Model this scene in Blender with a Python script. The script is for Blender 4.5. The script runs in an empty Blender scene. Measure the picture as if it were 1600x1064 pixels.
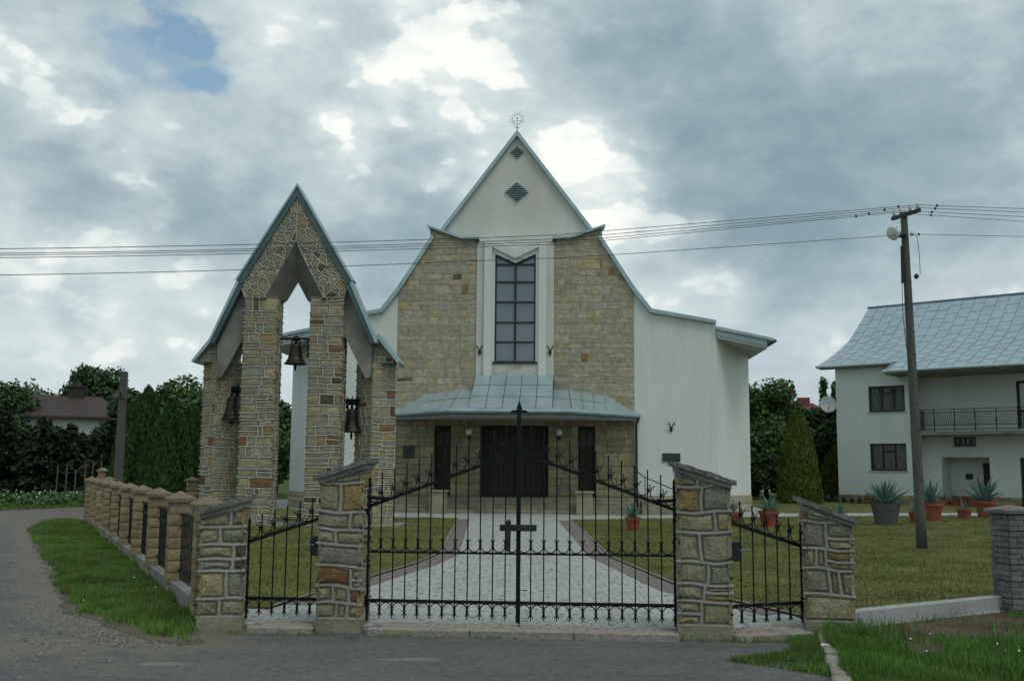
import bpy, math, random
import numpy as np
from mathutils import Vector, Matrix
scene = bpy.context.scene
C = scene.collection
rad = math.radians
PI = math.pi

# ------------------------------------------------------------------ camera
F = 1600.0; PITCH = rad(7.1); ROLL = rad(0.45); EYE = 1.75
cam = bpy.data.cameras.new('camera'); cam.sensor_width = 36; cam.lens = 36.0
cam.clip_end = 3000; cam.clip_start = 0.1
camo = bpy.data.objects.new('camera', cam); C.objects.link(camo)
camo.matrix_world = Matrix.Translation((0, 0, EYE)) @ Matrix.Rotation(PI/2 + PITCH, 4, 'X') @ Matrix.Rotation(ROLL, 4, 'Z')
scene.camera = camo
scene.render.resolution_x = 1024; scene.render.resolution_y = 680

def ray(px, py):
    a = (px-800)/F; b = (532-py)/F
    x = a*math.cos(ROLL) - b*math.sin(ROLL); v = a*math.sin(ROLL) + b*math.cos(ROLL)
    return Vector((x, math.cos(PITCH) - v*math.sin(PITCH), math.sin(PITCH) + v*math.cos(PITCH)))
def G(px, py, z=0.0):                       # ground point under a pixel
    d = ray(px, py); t = (z-EYE)/d.z
    return Vector((d.x*t, d.y*t, z))
def W(px, py, Y):                           # point at distance Y
    d = ray(px, py); t = Y/d.y
    return Vector((d.x*t, Y, EYE + d.z*t))

# ------------------------------------------------------------------ light
scene.view_settings.view_transform = 'Standard'
scene.view_settings.look = 'None'
scene.view_settings.exposure = 0.20
scene.view_settings.gamma = 1.0
scene.view_settings.use_curve_mapping = False
SUN_DIR = Vector((0.42, -0.50, 1.15)).normalized()      # towards the sun
sl = bpy.data.lights.new('sun', 'SUN'); sl.energy = 0.85; sl.angle = rad(24); sl.color = (1.0, 0.965, 0.90)
so = bpy.data.objects.new('sun', sl); C.objects.link(so)
so.rotation_euler = SUN_DIR.to_track_quat('Z', 'Y').to_euler()
so.location = (20, -20, 40)

class NT:
    """small node-tree helper"""
    def __init__(s, tree): s.t = tree; s.n = tree.nodes; s.l = tree.links; s.n.clear()
    def new(s, typ, **k):
        nd = s.n.new(typ)
        for a, b in k.items(): setattr(nd, a, b)
        return nd
    def put(s, sock, v):
        if v is None: return
        if isinstance(v, bpy.types.NodeSocket): s.l.new(v, sock)
        else: sock.default_value = v
    def math(s, op, a, b=None, c=None, clamp=False):
        nd = s.new('ShaderNodeMath', operation=op); nd.use_clamp = clamp
        for i, v in enumerate((a, b, c)): s.put(nd.inputs[i], v)
        return nd.outputs[0]
    def vmath(s, op, a, b=None, out=0):
        nd = s.new('ShaderNodeVectorMath', operation=op); s.put(nd.inputs[0], a)
        if b is not None: s.put(nd.inputs['Scale'] if op == 'SCALE' else nd.inputs[1], b)
        return nd.outputs[out]
    def noise(s, vec, scale, detail=4, rough=0.55, out=0, dist=0.0):
        nd = s.new('ShaderNodeTexNoise'); s.put(nd.inputs['Vector'], vec)
        nd.inputs['Scale'].default_value = scale; nd.inputs['Detail'].default_value = detail
        nd.inputs['Roughness'].default_value = rough; nd.inputs['Distortion'].default_value = dist
        return nd.outputs[out]
    def map(s, v, a, b, c=0.0, d=1.0, smooth=False):
        nd = s.new('ShaderNodeMapRange'); nd.clamp = True
        if smooth: nd.interpolation_type = 'SMOOTHSTEP'
        s.put(nd.inputs[0], v)
        for i, q in enumerate((a, b, c, d)): s.put(nd.inputs[1+i], q)
        return nd.outputs[0]
    def mix(s, f, a, b, mode='MIX'):
        nd = s.new('ShaderNodeMix', data_type='RGBA', blend_type=mode); nd.clamp_factor = True
        ins = [i for i in nd.inputs if i.enabled]
        s.put(ins[0], f); s.put(ins[1], col4(a)); s.put(ins[2], col4(b))
        return [o for o in nd.outputs if o.enabled][0]
    def ramp(s, v, stops, interp='LINEAR'):
        nd = s.new('ShaderNodeValToRGB'); s.put(nd.inputs[0], v); cr = nd.color_ramp; cr.interpolation = interp
        while len(cr.elements) < len(stops): cr.elements.new(0.5)
        for e, (p, c) in zip(cr.elements, stops): e.position = p; e.color = col4(c)
        return nd.outputs[0]
def col4(c):
    if isinstance(c, bpy.types.NodeSocket): return c
    if isinstance(c, (int, float)): return (c, c, c, 1)
    return tuple(c) if len(c) == 4 else (*c, 1)

world = bpy.data.worlds.new('World'); scene.world = world; world.use_nodes = True
def build_world():
    n = NT(world.node_tree)
    D = n.new('ShaderNodeTexCoord').outputs['Generated']
    sky = n.new('ShaderNodeTexSky', sky_type='NISHITA'); sky.sun_disc = False
    sky.sun_elevation = math.asin(SUN_DIR.z); sky.sun_rotation = math.atan2(SUN_DIR.x, SUN_DIR.y)
    bg = n.new('ShaderNodeBackground'); n.l.new(n.mix(1.0, sky.outputs[0], (0.98, 1.02, 0.88), 'MULTIPLY'), bg.inputs[0]); bg.inputs[1].default_value = 0.15; sky.dust_density = 2.5; sky.ozone_density = 0.8
    # clouds, in direction space; flattened towards the horizon
    st = n.vmath('MULTIPLY', D, (1.0, 1.0, 1.75))
    wn = n.new('ShaderNodeTexNoise'); n.l.new(st, wn.inputs['Vector']); wn.inputs['Scale'].default_value = 6.5; wn.inputs['Detail'].default_value = 6; wn.inputs['Roughness'].default_value = 0.58
    wob = n.vmath('SCALE', n.vmath('SUBTRACT', wn.outputs['Color'], (0.5, 0.5, 0.5)), 0.17)
    Dw = n.vmath('ADD', D, wob)
    big = n.noise(st, 3.1, 7, 0.56); fine = n.noise(st, 11.0, 6, 0.6)
    val = n.math('ADD', n.math('MULTIPLY', n.math('SUBTRACT', big, 0.5), 1.1), n.math('MULTIPLY', n.math('SUBTRACT', fine, 0.5), 0.85))
    val = n.math('ADD', val, 0.48)
    def blob(px, py, r0, r1, amp, val):
        d = ray(px, py).normalized()
        dist = n.vmath('DISTANCE', Dw, tuple(d), out=1)
        return n.math('ADD', val, n.map(dist, r0/F, r1/F, amp, 0.0, True))
    def cells(sc, wamp):                    # round cauliflower lumps
        v = n.new('ShaderNodeTexVoronoi', feature='F1'); v.inputs['Scale'].default_value = sc
        n.l.new(n.vmath('ADD', st, n.vmath('SCALE', n.vmath('SUBTRACT', wn.outputs['Color'], (0.5, 0.5, 0.5)), wamp)), v.inputs['Vector'])
        return n.math('SUBTRACT', 0.48, v.outputs['Distance'])
    lump = n.math('ADD', n.math('MULTIPLY', cells(13.0, 0.16), 0.55), n.math('MULTIPLY', cells(31.0, 0.08), 0.40))
    puff = n.math('ADD', n.math('ADD', n.math('MULTIPLY', n.math('SUBTRACT', fine, 0.5), 0.45), n.math('MULTIPLY', n.math('SUBTRACT', big, 0.5), 0.5)), lump)
    val = n.math('ADD', val, n.math('MULTIPLY', lump, 0.13))
    for b in CLOUDS:
        if b[4] < 0: val = blob(*b, val)
        else:
            d = ray(b[0], b[1]).normalized(); dist = n.vmath('DISTANCE', Dw, tuple(d), out=1)
            k = n.map(dist, b[2]/F, b[3]/F, b[4], 0.0, True)
            val = n.math('ADD', val, n.math('MULTIPLY', k, 0.62)); puff = n.math('ADD', puff, k)
    inner = n.map(n.noise(st, 24.0, 4, 0.6), 0.3, 0.7, 0.6, 1.25)
    val = n.math('ADD', val, n.math('MULTIPLY', n.math('MULTIPLY', n.map(puff, 0.31, 0.46, 0.0, 1.0, True), inner), 0.21))
    # lighter, hazier band above the horizon
    sep = n.new('ShaderNodeSeparateXYZ'); n.l.new(D, sep.inputs[0])
    hz = n.map(sep.outputs[2], 0.0, 0.30, 1.0, 0.0, True)
    val = n.math('ADD', n.math('MULTIPLY', val, n.math('SUBTRACT', 1.0, n.math('MULTIPLY', hz, 0.45))), n.math('MULTIPLY', hz, 0.235))
    colr = n.ramp(val, [(0.0, (0.225, 0.31, 0.355)), (0.25, (0.305, 0.392, 0.43)), (0.5, (0.45, 0.535, 0.56)), (0.72, (0.62, 0.685, 0.685)), (1.0, (0.86, 0.88, 0.84))])
    cb = n.new('ShaderNodeBackground'); n.l.new(colr, cb.inputs[0]); cb.inputs[1].default_value = 1.0
    gap = 0.0
    for (px, py, r0, r1, a) in GAPS:
        d = ray(px, py).normalized()
        dist = n.vmath('DISTANCE', Dw, tuple(d), out=1)
        gap = n.math('ADD', gap, n.map(dist, r0/F, r1/F, a, 0.0, True), clamp=True)
    ms = n.new('ShaderNodeMixShader'); n.l.new(gap, ms.inputs[0]); n.l.new(cb.outputs[0], ms.inputs[1]); n.l.new(bg.outputs[0], ms.inputs[2])
    out = n.new('ShaderNodeOutputWorld'); n.l.new(ms.outputs[0], out.inputs[0])
# px, py, inner radius, outer radius, amount (light + / dark -)
CLOUDS = [
 (690, 95, 50, 170, 0.42), (600, 110, 20, 110, 0.22), (740, 60, 20, 90, 0.15), (480, 20, 60, 320, 0.14), (500, 190, 8, 60, 0.28), (530, 235, 10, 60, 0.18),
 (60, 110, 25, 115, 0.38), (150, 165, 10, 90, 0.22), (205, 300, 15, 80, 0.35), (60, 240, 10, 70, 0.10), (690, 272, 15, 48, 0.32),
 (870, 250, 25, 95, 0.36), (960, 320, 30, 130, 0.40), (1080, 340, 15, 70, 0.34), (870, 60, 60, 200, 0.12), (1030, 110, 40, 140, 0.10), (1320, 60, 40, 160, 0.12),
 (1010, 430, 60, 190, 0.28), (1150, 480, 20, 80, 0.24), (1290, 540, 20, 90, 0.28), (1568, 443, 14, 44, 0.42), (30, 350, 40, 120, 0.18), (200, 430, 40, 160, 0.18), (330, 450, 30, 120, 0.2), (60, 500, 60, 170, 0.18),
 (1130, 235, 90, 300, -0.20), (1080, 270, 40, 160, -0.10), (1330, 240, 90, 260, -0.14), (1540, 130, 60, 240, -0.16), (1000, 25, 50, 150, -0.20), (780, 10, 10, 50, -0.2),
 (620, 320, 50, 190, -0.24), (300, 350, 40, 150, -0.20), (120, 300, 30, 110, -0.14), (90, 30, 60, 200, -0.08), (350, 240, 40, 160, -0.06), (620, 380, 30, 160, -0.16), (1250, 420, 60, 220, -0.14), (90, 470, 15, 60, -0.2), (1500, 380, 60, 160, -0.05)]
GAPS = [(240, 75, 40, 92, 0.74), (300, 125, 12, 46, 0.75), (262, 15, 20, 62, 0.8), (215, 85, 10, 42, -0.55)]
build_world()

# ------------------------------------------------------------------ materials
M = {}
def surface(name, color, rough=0.8, var=0.25, vscale=3.0, fine=30.0, fvar=0.15, bump=0.2, bscale=60.0, metal=0.0, attr=False, spec=0.4, tint=None, tscale=0.7, tamt=0.5, tlo=0.5, thi=0.7, stretch=(1, 1, 1), sheen=None, bdist=0.02):
    m = bpy.data.materials.new(name); m.use_nodes = True; n = NT(m.node_tree)
    P0 = n.new('ShaderNodeNewGeometry').outputs['Position']
    P = n.vmath('MULTIPLY', P0, stretch)
    base = col4(color)
    if attr:
        at = n.new('ShaderNodeAttribute'); at.attribute_name = 'col'; base = at.outputs['Color']
    a = n.map(n.noise(P, vscale, 5, 0.6), 0.3, 0.7, 1-var, 1+var)
    b = n.map(n.noise(P, fine, 4, 0.65), 0.3, 0.7, 1-fvar, 1+fvar)
    k = n.math('MULTIPLY', a, b)
    comb = n.new('ShaderNodeCombineXYZ')
    for i in range(3): n.l.new(k, comb.inputs[i])
    c = n.mix(1.0, base, comb.outputs[0], 'MULTIPLY')
    if tint is not None:
        f = n.math('MULTIPLY', n.map(n.noise(P, tscale, 6, 0.62), tlo, thi, 0, 1), tamt)
        c = n.mix(f, c, tint)
    pb = n.new('ShaderNodeBsdfPrincipled'); n.l.new(c, pb.inputs['Base Color'])
    pb.inputs['Roughness'].default_value = rough; pb.inputs['Metallic'].default_value = metal
    pb.inputs['Specular IOR Level'].default_value = spec
    if bump:
        bn = n.new('ShaderNodeBump'); bn.inputs['Strength'].default_value = bump; bn.inputs['Distance'].default_value = bdist
        n.l.new(n.noise(P, bscale, 5, 0.65), bn.inputs['Height']); n.l.new(bn.outputs[0], pb.inputs['Normal'])
    o = n.new('ShaderNodeOutputMaterial'); n.l.new(pb.outputs[0], o.inputs[0])
    M[name] = m; m['pb'] = pb.name
    return m
surface('plaster', (0.66, 0.69, 0.655), 0.9, 0.06, 0.8, 14, 0.05, 0.3, 90, tint=(0.45, 0.465, 0.43), tscale=0.8, tamt=0.6, tlo=0.50, thi=0.80, stretch=(1.6, 1.6, 0.22), spec=0.2)
surface('plaster_cream', (0.60, 0.60, 0.555), 0.9, 0.05, 0.8, 14, 0.04, 0.25, 90, tint=(0.44, 0.44, 0.39), tscale=0.7, tamt=0.5, tlo=0.48, thi=0.78, stretch=(1, 1, 0.35), spec=0.2)
surface('house_plaster', (0.62, 0.66, 0.64), 0.92, 0.06, 0.7, 18, 0.07, 0.5, 45, tint=(0.45, 0.475, 0.455), tscale=0.5, tamt=0.6, tlo=0.5, thi=0.8, stretch=(1, 1, 0.4), spec=0.2)
surface('stone', (0.3, 0.28, 0.2), 0.92, 0.26, 5.0, 30, 0.34, 1.0, 34, attr=True, spec=0.25, bdist=0.03)
surface('stone_plain', (0.29, 0.265, 0.185), 0.9, 0.25, 3.0, 22, 0.22, 0.8, 28, spec=0.25, tint=(0.15, 0.14, 0.11), tscale=1.4, tamt=0.6)
surface('mortar', (0.33, 0.32, 0.275), 0.92, 0.16, 4.0, 30, 0.14, 0.5, 50, spec=0.2, tint=(0.17, 0.165, 0.14), tscale=2.0, tamt=0.7, tlo=0.45, thi=0.72)
surface('facing_mortar', (0.36, 0.33, 0.255), 0.95, 0.2, 3.0, 30, 0.25, 0.6, 40, spec=0.2)
surface('tower_mortar', (0.44, 0.43, 0.375), 0.92, 0.14, 4.0, 30, 0.12, 0.5, 50, spec=0.2, tint=(0.25, 0.24, 0.2), tscale=1.5, tamt=0.6, tlo=0.48, thi=0.75)
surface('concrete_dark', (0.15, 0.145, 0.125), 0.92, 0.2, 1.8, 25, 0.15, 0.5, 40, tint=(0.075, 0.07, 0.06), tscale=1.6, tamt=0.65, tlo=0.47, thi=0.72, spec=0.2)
surface('stained_plaster', (0.58, 0.58, 0.54), 0.9, 0.06, 0.8, 14, 0.06, 0.25, 90, tint=(0.40, 0.29, 0.25), tscale=1.6, tamt=0.8, tlo=0.42, thi=0.66, stretch=(1, 1, 2.5), spec=0.2)
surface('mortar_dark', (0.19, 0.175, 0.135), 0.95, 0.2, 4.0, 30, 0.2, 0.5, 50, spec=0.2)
surface('concrete', (0.235, 0.232, 0.21), 0.9, 0.18, 1.8, 25, 0.15, 0.5, 40, tint=(0.11, 0.105, 0.09), tscale=1.6, tamt=0.65, tlo=0.47, thi=0.72, spec=0.25)
surface('concrete_light', (0.40, 0.42, 0.42), 0.9, 0.12, 1.8, 25, 0.1, 0.4, 40, tint=(0.22, 0.22, 0.2), tscale=1.6, tamt=0.6, tlo=0.5, thi=0.75, spec=0.25)
surface('coping', (0.17, 0.168, 0.15), 0.95, 0.3, 6.0, 30, 0.3, 0.9, 30, tint=(0.07, 0.075, 0.055), tscale=5, tamt=0.7, spec=0.2)
surface('patina', (0.335, 0.44, 0.46), 0.38, 0.14, 1.6, 20, 0.10, 0.12, 25, metal=0.35, tint=(0.41, 0.475, 0.485), tscale=2.2, tamt=0.6, stretch=(1, 1, 1.0))
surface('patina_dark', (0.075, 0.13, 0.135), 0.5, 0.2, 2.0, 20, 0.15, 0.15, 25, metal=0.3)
surface('sheet_metal', (0.325, 0.41, 0.455), 0.40, 0.10, 1.2, 12, 0.07, 0.10, 20, metal=0.45, attr=False, tint=(0.40, 0.475, 0.51), tscale=1.0, tamt=0.4)
surface('seam', (0.15, 0.20, 0.235), 0.5, 0.15, 3, 20, 0.1, 0.1, 20, metal=0.4)
surface('iron', (0.006, 0.009, 0.0095), 0.6, 0.25, 8, 60, 0.2, 0.25, 80, metal=0.0, spec=0.2)
surface('black_metal', (0.014, 0.018, 0.019), 0.5, 0.2, 8, 60, 0.2, 0.15, 80)
surface('bronze', (0.045, 0.036, 0.031), 0.42, 0.25, 6, 40, 0.2, 0.25, 40, metal=0.75, spec=0.5, tint=(0.10, 0.095, 0.08), tscale=5, tamt=0.5)
surface('dark_wood', (0.026, 0.017, 0.013), 0.55, 0.3, 3, 30, 0.3, 0.3, 40, stretch=(6, 6, 0.7))
surface('frame_dark', (0.022, 0.027, 0.029), 0.5, 0.15, 5, 40, 0.1, 0.05, 40)
surface('frame_brown', (0.030, 0.022, 0.018), 0.55, 0.2, 5, 40, 0.1, 0.05, 40)
surface('weathered_wood', (0.092, 0.096, 0.084), 0.85, 0.25, 3.5, 20, 0.3, 0.6, 30, stretch=(5, 5, 0.6), tint=(0.07, 0.068, 0.055), tscale=2.5, tamt=0.6)
surface('tan_wood', (0.30, 0.20, 0.10), 0.8, 0.2, 3, 20, 0.2, 0.3, 30)
surface('terracotta', (0.25, 0.062, 0.036), 0.62, 0.12, 4, 30, 0.1, 0.15, 40, tint=(0.32, 0.13, 0.08), tscale=5, tamt=0.35)
surface('grey_planter', (0.085, 0.088, 0.09), 0.85, 0.2, 6, 30, 0.15, 0.4, 40)
surface('soil', (0.035, 0.026, 0.018), 0.95, 0.3, 10, 50, 0.3, 0.8, 40)
surface('agave', (0.085, 0.175, 0.135), 0.55, 0.22, 4, 20, 0.12, 0.1, 30, attr=True)
surface('pale_wall', (0.33, 0.345, 0.345), 0.92, 0.12, 1.8, 25, 0.12, 0.5, 40, tint=(0.17, 0.17, 0.15), tscale=2.2, tamt=0.65, tlo=0.48, thi=0.72, spec=0.2)
surface('tan_block', (0.37, 0.30, 0.175), 0.92, 0.2, 5, 30, 0.2, 0.9, 30, attr=True, tint=(0.19, 0.145, 0.085), tscale=4, tamt=0.5, spec=0.2, bdist=0.03)
surface('grey_block', (0.20, 0.21, 0.21), 0.92, 0.2, 5, 30, 0.2, 0.9, 30, attr=True, spec=0.2, bdist=0.03)
surface('mossy_cap', (0.20, 0.165, 0.115), 0.95, 0.3, 5, 30, 0.3, 0.9, 30, tint=(0.09, 0.085, 0.06), tscale=5, tamt=0.7, spec=0.2)
surface('brown_tiles', (0.052, 0.038, 0.034), 0.8, 0.2, 2, 20, 0.2, 0.5, 25)
surface('red_tiles', (0.20, 0.06, 0.048), 0.8, 0.2, 2, 20, 0.2, 0.5, 25)
surface('bark', (0.055, 0.045, 0.034), 0.95, 0.3, 6, 30, 0.3, 0.8, 25, stretch=(3, 3, 0.6))
surface('leaf', (0.06, 0.11, 0.03), 0.6, 0.18, 1.2, 10, 0.1, 0, 30, attr=True, spec=0.25)
surface('grass_blade', (0.07, 0.11, 0.03), 0.7, 0.34, 0.6, 5, 0.2, 0, 30, attr=True, spec=0.2, tint=(0.135, 0.115, 0.05), tscale=0.9, tamt=0.6, tlo=0.5, thi=0.68)
surface('white_petal', (0.75, 0.75, 0.70), 0.8, 0.05, 4, 20, 0.05, 0, 30)
surface('lawn_soil', (0.115, 0.122, 0.042), 0.95, 0.3, 0.8, 14, 0.35, 0.8, 35, tint=(0.13, 0.115, 0.05), tscale=0.9, tamt=0.6, spec=0.1)
surface('verge_soil', (0.125, 0.118, 0.09), 0.95, 0.3, 0.8, 14, 0.35, 0.8, 35, tint=(0.10, 0.085, 0.045), tscale=1.1, tamt=0.6, spec=0.1)
surface('field', (0.06, 0.09, 0.03), 0.95, 0.35, 0.15, 3, 0.3, 0.5, 5, spec=0.1)
surface('dirt', (0.105, 0.082, 0.056), 0.97, 0.3, 1.2, 16, 0.35, 1.0, 22, tint=(0.055, 0.06, 0.03), tscale=1.5, tamt=0.6, spec=0.1, bdist=0.04)
surface('white_paint', (0.66, 0.67, 0.66), 0.6, 0.06, 3, 30, 0.05, 0.1, 40)
surface('globe', (0.72, 0.73, 0.71), 0.25, 0.04, 3, 30, 0.03, 0, 40, spec=0.5)
surface('plaque', (0.03, 0.042, 0.040), 0.35, 0.25, 6, 40, 0.2, 0.2, 60)
surface('dish', (0.50, 0.51, 0.50), 0.45, 0.06, 3, 30, 0.05, 0.05, 40)
surface('wire', (0.03, 0.035, 0.04), 0.6, 0.1, 3, 30, 0.05, 0, 40)
surface('porcelain', (0.5, 0.5, 0.47), 0.3, 0.05, 3, 30, 0.05, 0, 40)
surface('kerb_stone', (0.30, 0.275, 0.235), 0.95, 0.2, 3, 25, 0.25, 0.8, 30, tint=(0.12, 0.115, 0.09), tscale=3, tamt=0.6, spec=0.2)
surface('step_stone', (0.25, 0.235, 0.175), 0.92, 0.22, 2.5, 22, 0.2, 0.5, 28, tint=(0.11, 0.11, 0.09), tscale=2, tamt=0.65, spec=0.2)
surface('curtain', (0.10, 0.11, 0.11), 0.9, 0.5, 7.0, 20, 0.2, 0, 30, stretch=(3, 3, 0.3))
surface('pebble', (0.16, 0.155, 0.145), 0.95, 0.3, 9, 30, 0.2, 0.3, 30, attr=True)

def glass(name, c, rough):
    m = bpy.data.materials.new(name); m.use_nodes = True; n = NT(m.node_tree)
    P = n.new('ShaderNodeNewGeometry').outputs['Position']
    pb = n.new('ShaderNodeBsdfPrincipled')
    n.l.new(n.mix(n.noise(P, 1.3, 3), c, tuple(x*1.35 for x in c)), pb.inputs['Base Color'])
    pb.inputs['Roughness'].default_value = rough; pb.inputs['Specular IOR Level'].default_value = 0.9; pb.inputs['IOR'].default_value = 1.7
    bn = n.new('ShaderNodeBump'); bn.inputs['Strength'].default_value = 0.04; bn.inputs['Distance'].default_value = 0.1
    n.l.new(n.noise(P, 1.1, 2), bn.inputs['Height']); n.l.new(bn.outputs[0], pb.inputs['Normal'])
    o = n.new('ShaderNodeOutputMaterial'); n.l.new(pb.outputs[0], o.inputs[0]); M[name] = m
glass('church_glass', (0.075, 0.105, 0.135), 0.06)
glass('house_glass', (0.022, 0.03, 0.034), 0.05)

def asphalt():
    m = bpy.data.materials.new('asphalt'); m.use_nodes = True; n = NT(m.node_tree)
    P = n.new('ShaderNodeNewGeometry').outputs['Position']
    agg = n.noise(P, 60, 4, 0.75); mid = n.noise(P, 1.1, 6, 0.6); trk = n.noise(n.vmath('MULTIPLY', P, (0.25, 1.6, 1)), 1.2, 5, 0.6)
    c = n.mix(n.map(agg, 0.35, 0.7), (0.050, 0.056, 0.056), (0.155, 0.162, 0.157))
    c = n.mix(n.math('MULTIPLY', n.map(mid, 0.42, 0.66), 0.6), c, (0.135, 0.133, 0.122))
    c = n.mix(n.math('MULTIPLY', n.map(trk, 0.5, 0.72), 0.45), c, (0.052, 0.052, 0.05))
    mo = n.noise(P, 13, 6, 0.72)
    c = n.mix(1.0, c, n.ramp(mo, [(0.32, 0.66), (0.68, 1.34)]), 'MULTIPLY')
    # dust and sand washed onto the asphalt, from the vertex attribute
    at = n.new('ShaderNodeAttribute'); at.attribute_name = 'dirt'
    dn = n.math('ADD', at.outputs['Fac'], n.math('MULTIPLY', n.math('SUBTRACT', n.noise(P, 2.2, 7, 0.66), 0.5), 1.3))
    c = n.mix(n.map(dn, 0.30, 0.72), c, n.mix(n.noise(P, 30, 4, 0.7), (0.085, 0.075, 0.058), (0.20, 0.18, 0.145)))
    # pale worn patches
    sp = n.noise(n.vmath('MULTIPLY', P, (0.55, 2.4, 1)), 1.35, 3, 0.5)
    c = n.mix(n.math('MULTIPLY', n.map(sp, 0.665, 0.72), 0.55), c, (0.24, 0.235, 0.205))
    # cracks
    vr = n.new('ShaderNodeTexVoronoi', feature='DISTANCE_TO_EDGE'); vr.inputs['Scale'].default_value = 0.33
    n.l.new(n.vmath('ADD', P, n.vmath('SCALE', n.noise(P, 1.6, 5, 0.6, out=1), 0.9)), vr.inputs['Vector'])
    ck = n.math('MULTIPLY', n.map(vr.outputs['Distance'], 0.0, 0.008, 1, 0), n.map(n.noise(P, 0.35, 2), 0.48, 0.58))
    c = n.mix(n.math('MULTIPLY', ck, 0.7), c, (0.03, 0.03, 0.027))
    pb = n.new('ShaderNodeBsdfPrincipled'); n.l.new(c, pb.inputs['Base Color']); pb.inputs['Roughness'].default_value = 0.88; pb.inputs['Specular IOR Level'].default_value = 0.3
    bn = n.new('ShaderNodeBump'); bn.inputs['Strength'].default_value = 0.5; bn.inputs['Distance'].default_value = 0.01
    n.l.new(n.math('ADD', agg, n.math('MULTIPLY', mid, 2.0)), bn.inputs['Height']); n.l.new(bn.outputs[0], pb.inputs['Normal'])
    o = n.new('ShaderNodeOutputMaterial'); n.l.new(pb.outputs[0], o.inputs[0]); M['asphalt'] = m
asphalt()

def paver(name, c1, c2, joint, bw, bh, speck=None, rot=0.0):
    m = bpy.data.materials.new(name); m.use_nodes = True; n = NT(m.node_tree)
    P0 = n.new('ShaderNodeNewGeometry').outputs['Position']
    mp = n.new('ShaderNodeMapping'); n.l.new(P0, mp.inputs[0]); mp.inputs['Rotation'].default_value = (0, 0, rot); P = mp.outputs[0]
    br = n.new('ShaderNodeTexBrick'); n.l.new(P, br.inputs['Vector'])
    br.inputs['Color1'].default_value = col4(c1); br.inputs['Color2'].default_value = col4(c2); br.inputs['Mortar'].default_value = col4(joint)
    br.inputs['Scale'].default_value = 1.0; br.inputs['Brick Width'].default_value = bw; br.inputs['Row Height'].default_value = bh
    br.inputs['Mortar Size'].default_value = 0.004; br.inputs['Bias'].default_value = 0.0
    c = n.mix(1.0, br.outputs['Color'], n.ramp(n.noise(P, 14, 5, 0.6), [(0.3, 0.78), (0.7, 1.2)]), 'MULTIPLY')
    c = n.mix(n.math('MULTIPLY', n.map(n.noise(P0, 0.8, 5), 0.45, 0.75), 0.4), c, tuple(x*0.65 for x in c1))
    if speck:
        vr = n.new('ShaderNodeTexVoronoi'); vr.inputs['Scale'].default_value = 7.0; n.l.new(n.vmath('MULTIPLY', P, (1, 0.5, 1)), vr.inputs['Vector'])
        c = n.mix(n.math('MULTIPLY', n.map(vr.outputs['Distance'], 0.20, 0.34, 1, 0), 0.55), c, speck)
    pb = n.new('ShaderNodeBsdfPrincipled'); n.l.new(c, pb.inputs['Base Color']); pb.inputs['Roughness'].default_value = 0.9; pb.inputs['Specular IOR Level'].default_value = 0.25
    bn = n.new('ShaderNodeBump'); bn.inputs['Strength'].default_value = 0.5; bn.inputs['Distance'].default_value = 0.006
    n.l.new(n.math('SUBTRACT', 1.0, br.outputs['Fac']), bn.inputs['Height']); n.l.new(bn.outputs[0], pb.inputs['Normal'])
    o = n.new('ShaderNodeOutputMaterial'); n.l.new(pb.outputs[0], o.inputs[0]); M[name] = m
paver('grey_pavers', (0.385, 0.40, 0.38), (0.335, 0.35, 0.33), (0.10, 0.10, 0.085), 0.2, 0.16, (0.085, 0.085, 0.075))
paver('red_pavers', (0.205, 0.165, 0.15), (0.165, 0.138, 0.128), (0.07, 0.06, 0.05), 0.2, 0.1, rot=0.3)

# ------------------------------------------------------------------ object helpers
def tag(o, label=None, cat=None, group=None, kind=None):
    if label: o['label'] = label
    if cat: o['category'] = cat
    if group: o['group'] = group
    if kind: o['kind'] = kind
    return o
def link(name, me, parent=None):
    o = bpy.data.objects.new(name, me); C.objects.link(o)
    if parent is not None: o.parent = parent
    return o
def thing(name, label, cat, loc=(0, 0, 0), rz=0.0, group=None):
    o = bpy.data.objects.new(name, None); C.objects.link(o)
    o.location = loc; o.rotation_euler = (0, 0, rz); o.empty_display_size = 0.2
    return tag(o, label, cat, group)
def copy_tree(o, parent=None):
    c = o.copy(); C.objects.link(c); c.parent = parent
    for ch in [x for x in o.children]: copy_tree(ch, c)
    return c
def setcol(me, cols):
    at = me.attributes.new('col', 'FLOAT_COLOR', 'POINT')
    a = np.ones((len(me.vertices), 4), dtype=np.float32); a[:, :3] = cols
    at.data.foreach_set('color', a.ravel())

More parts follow.
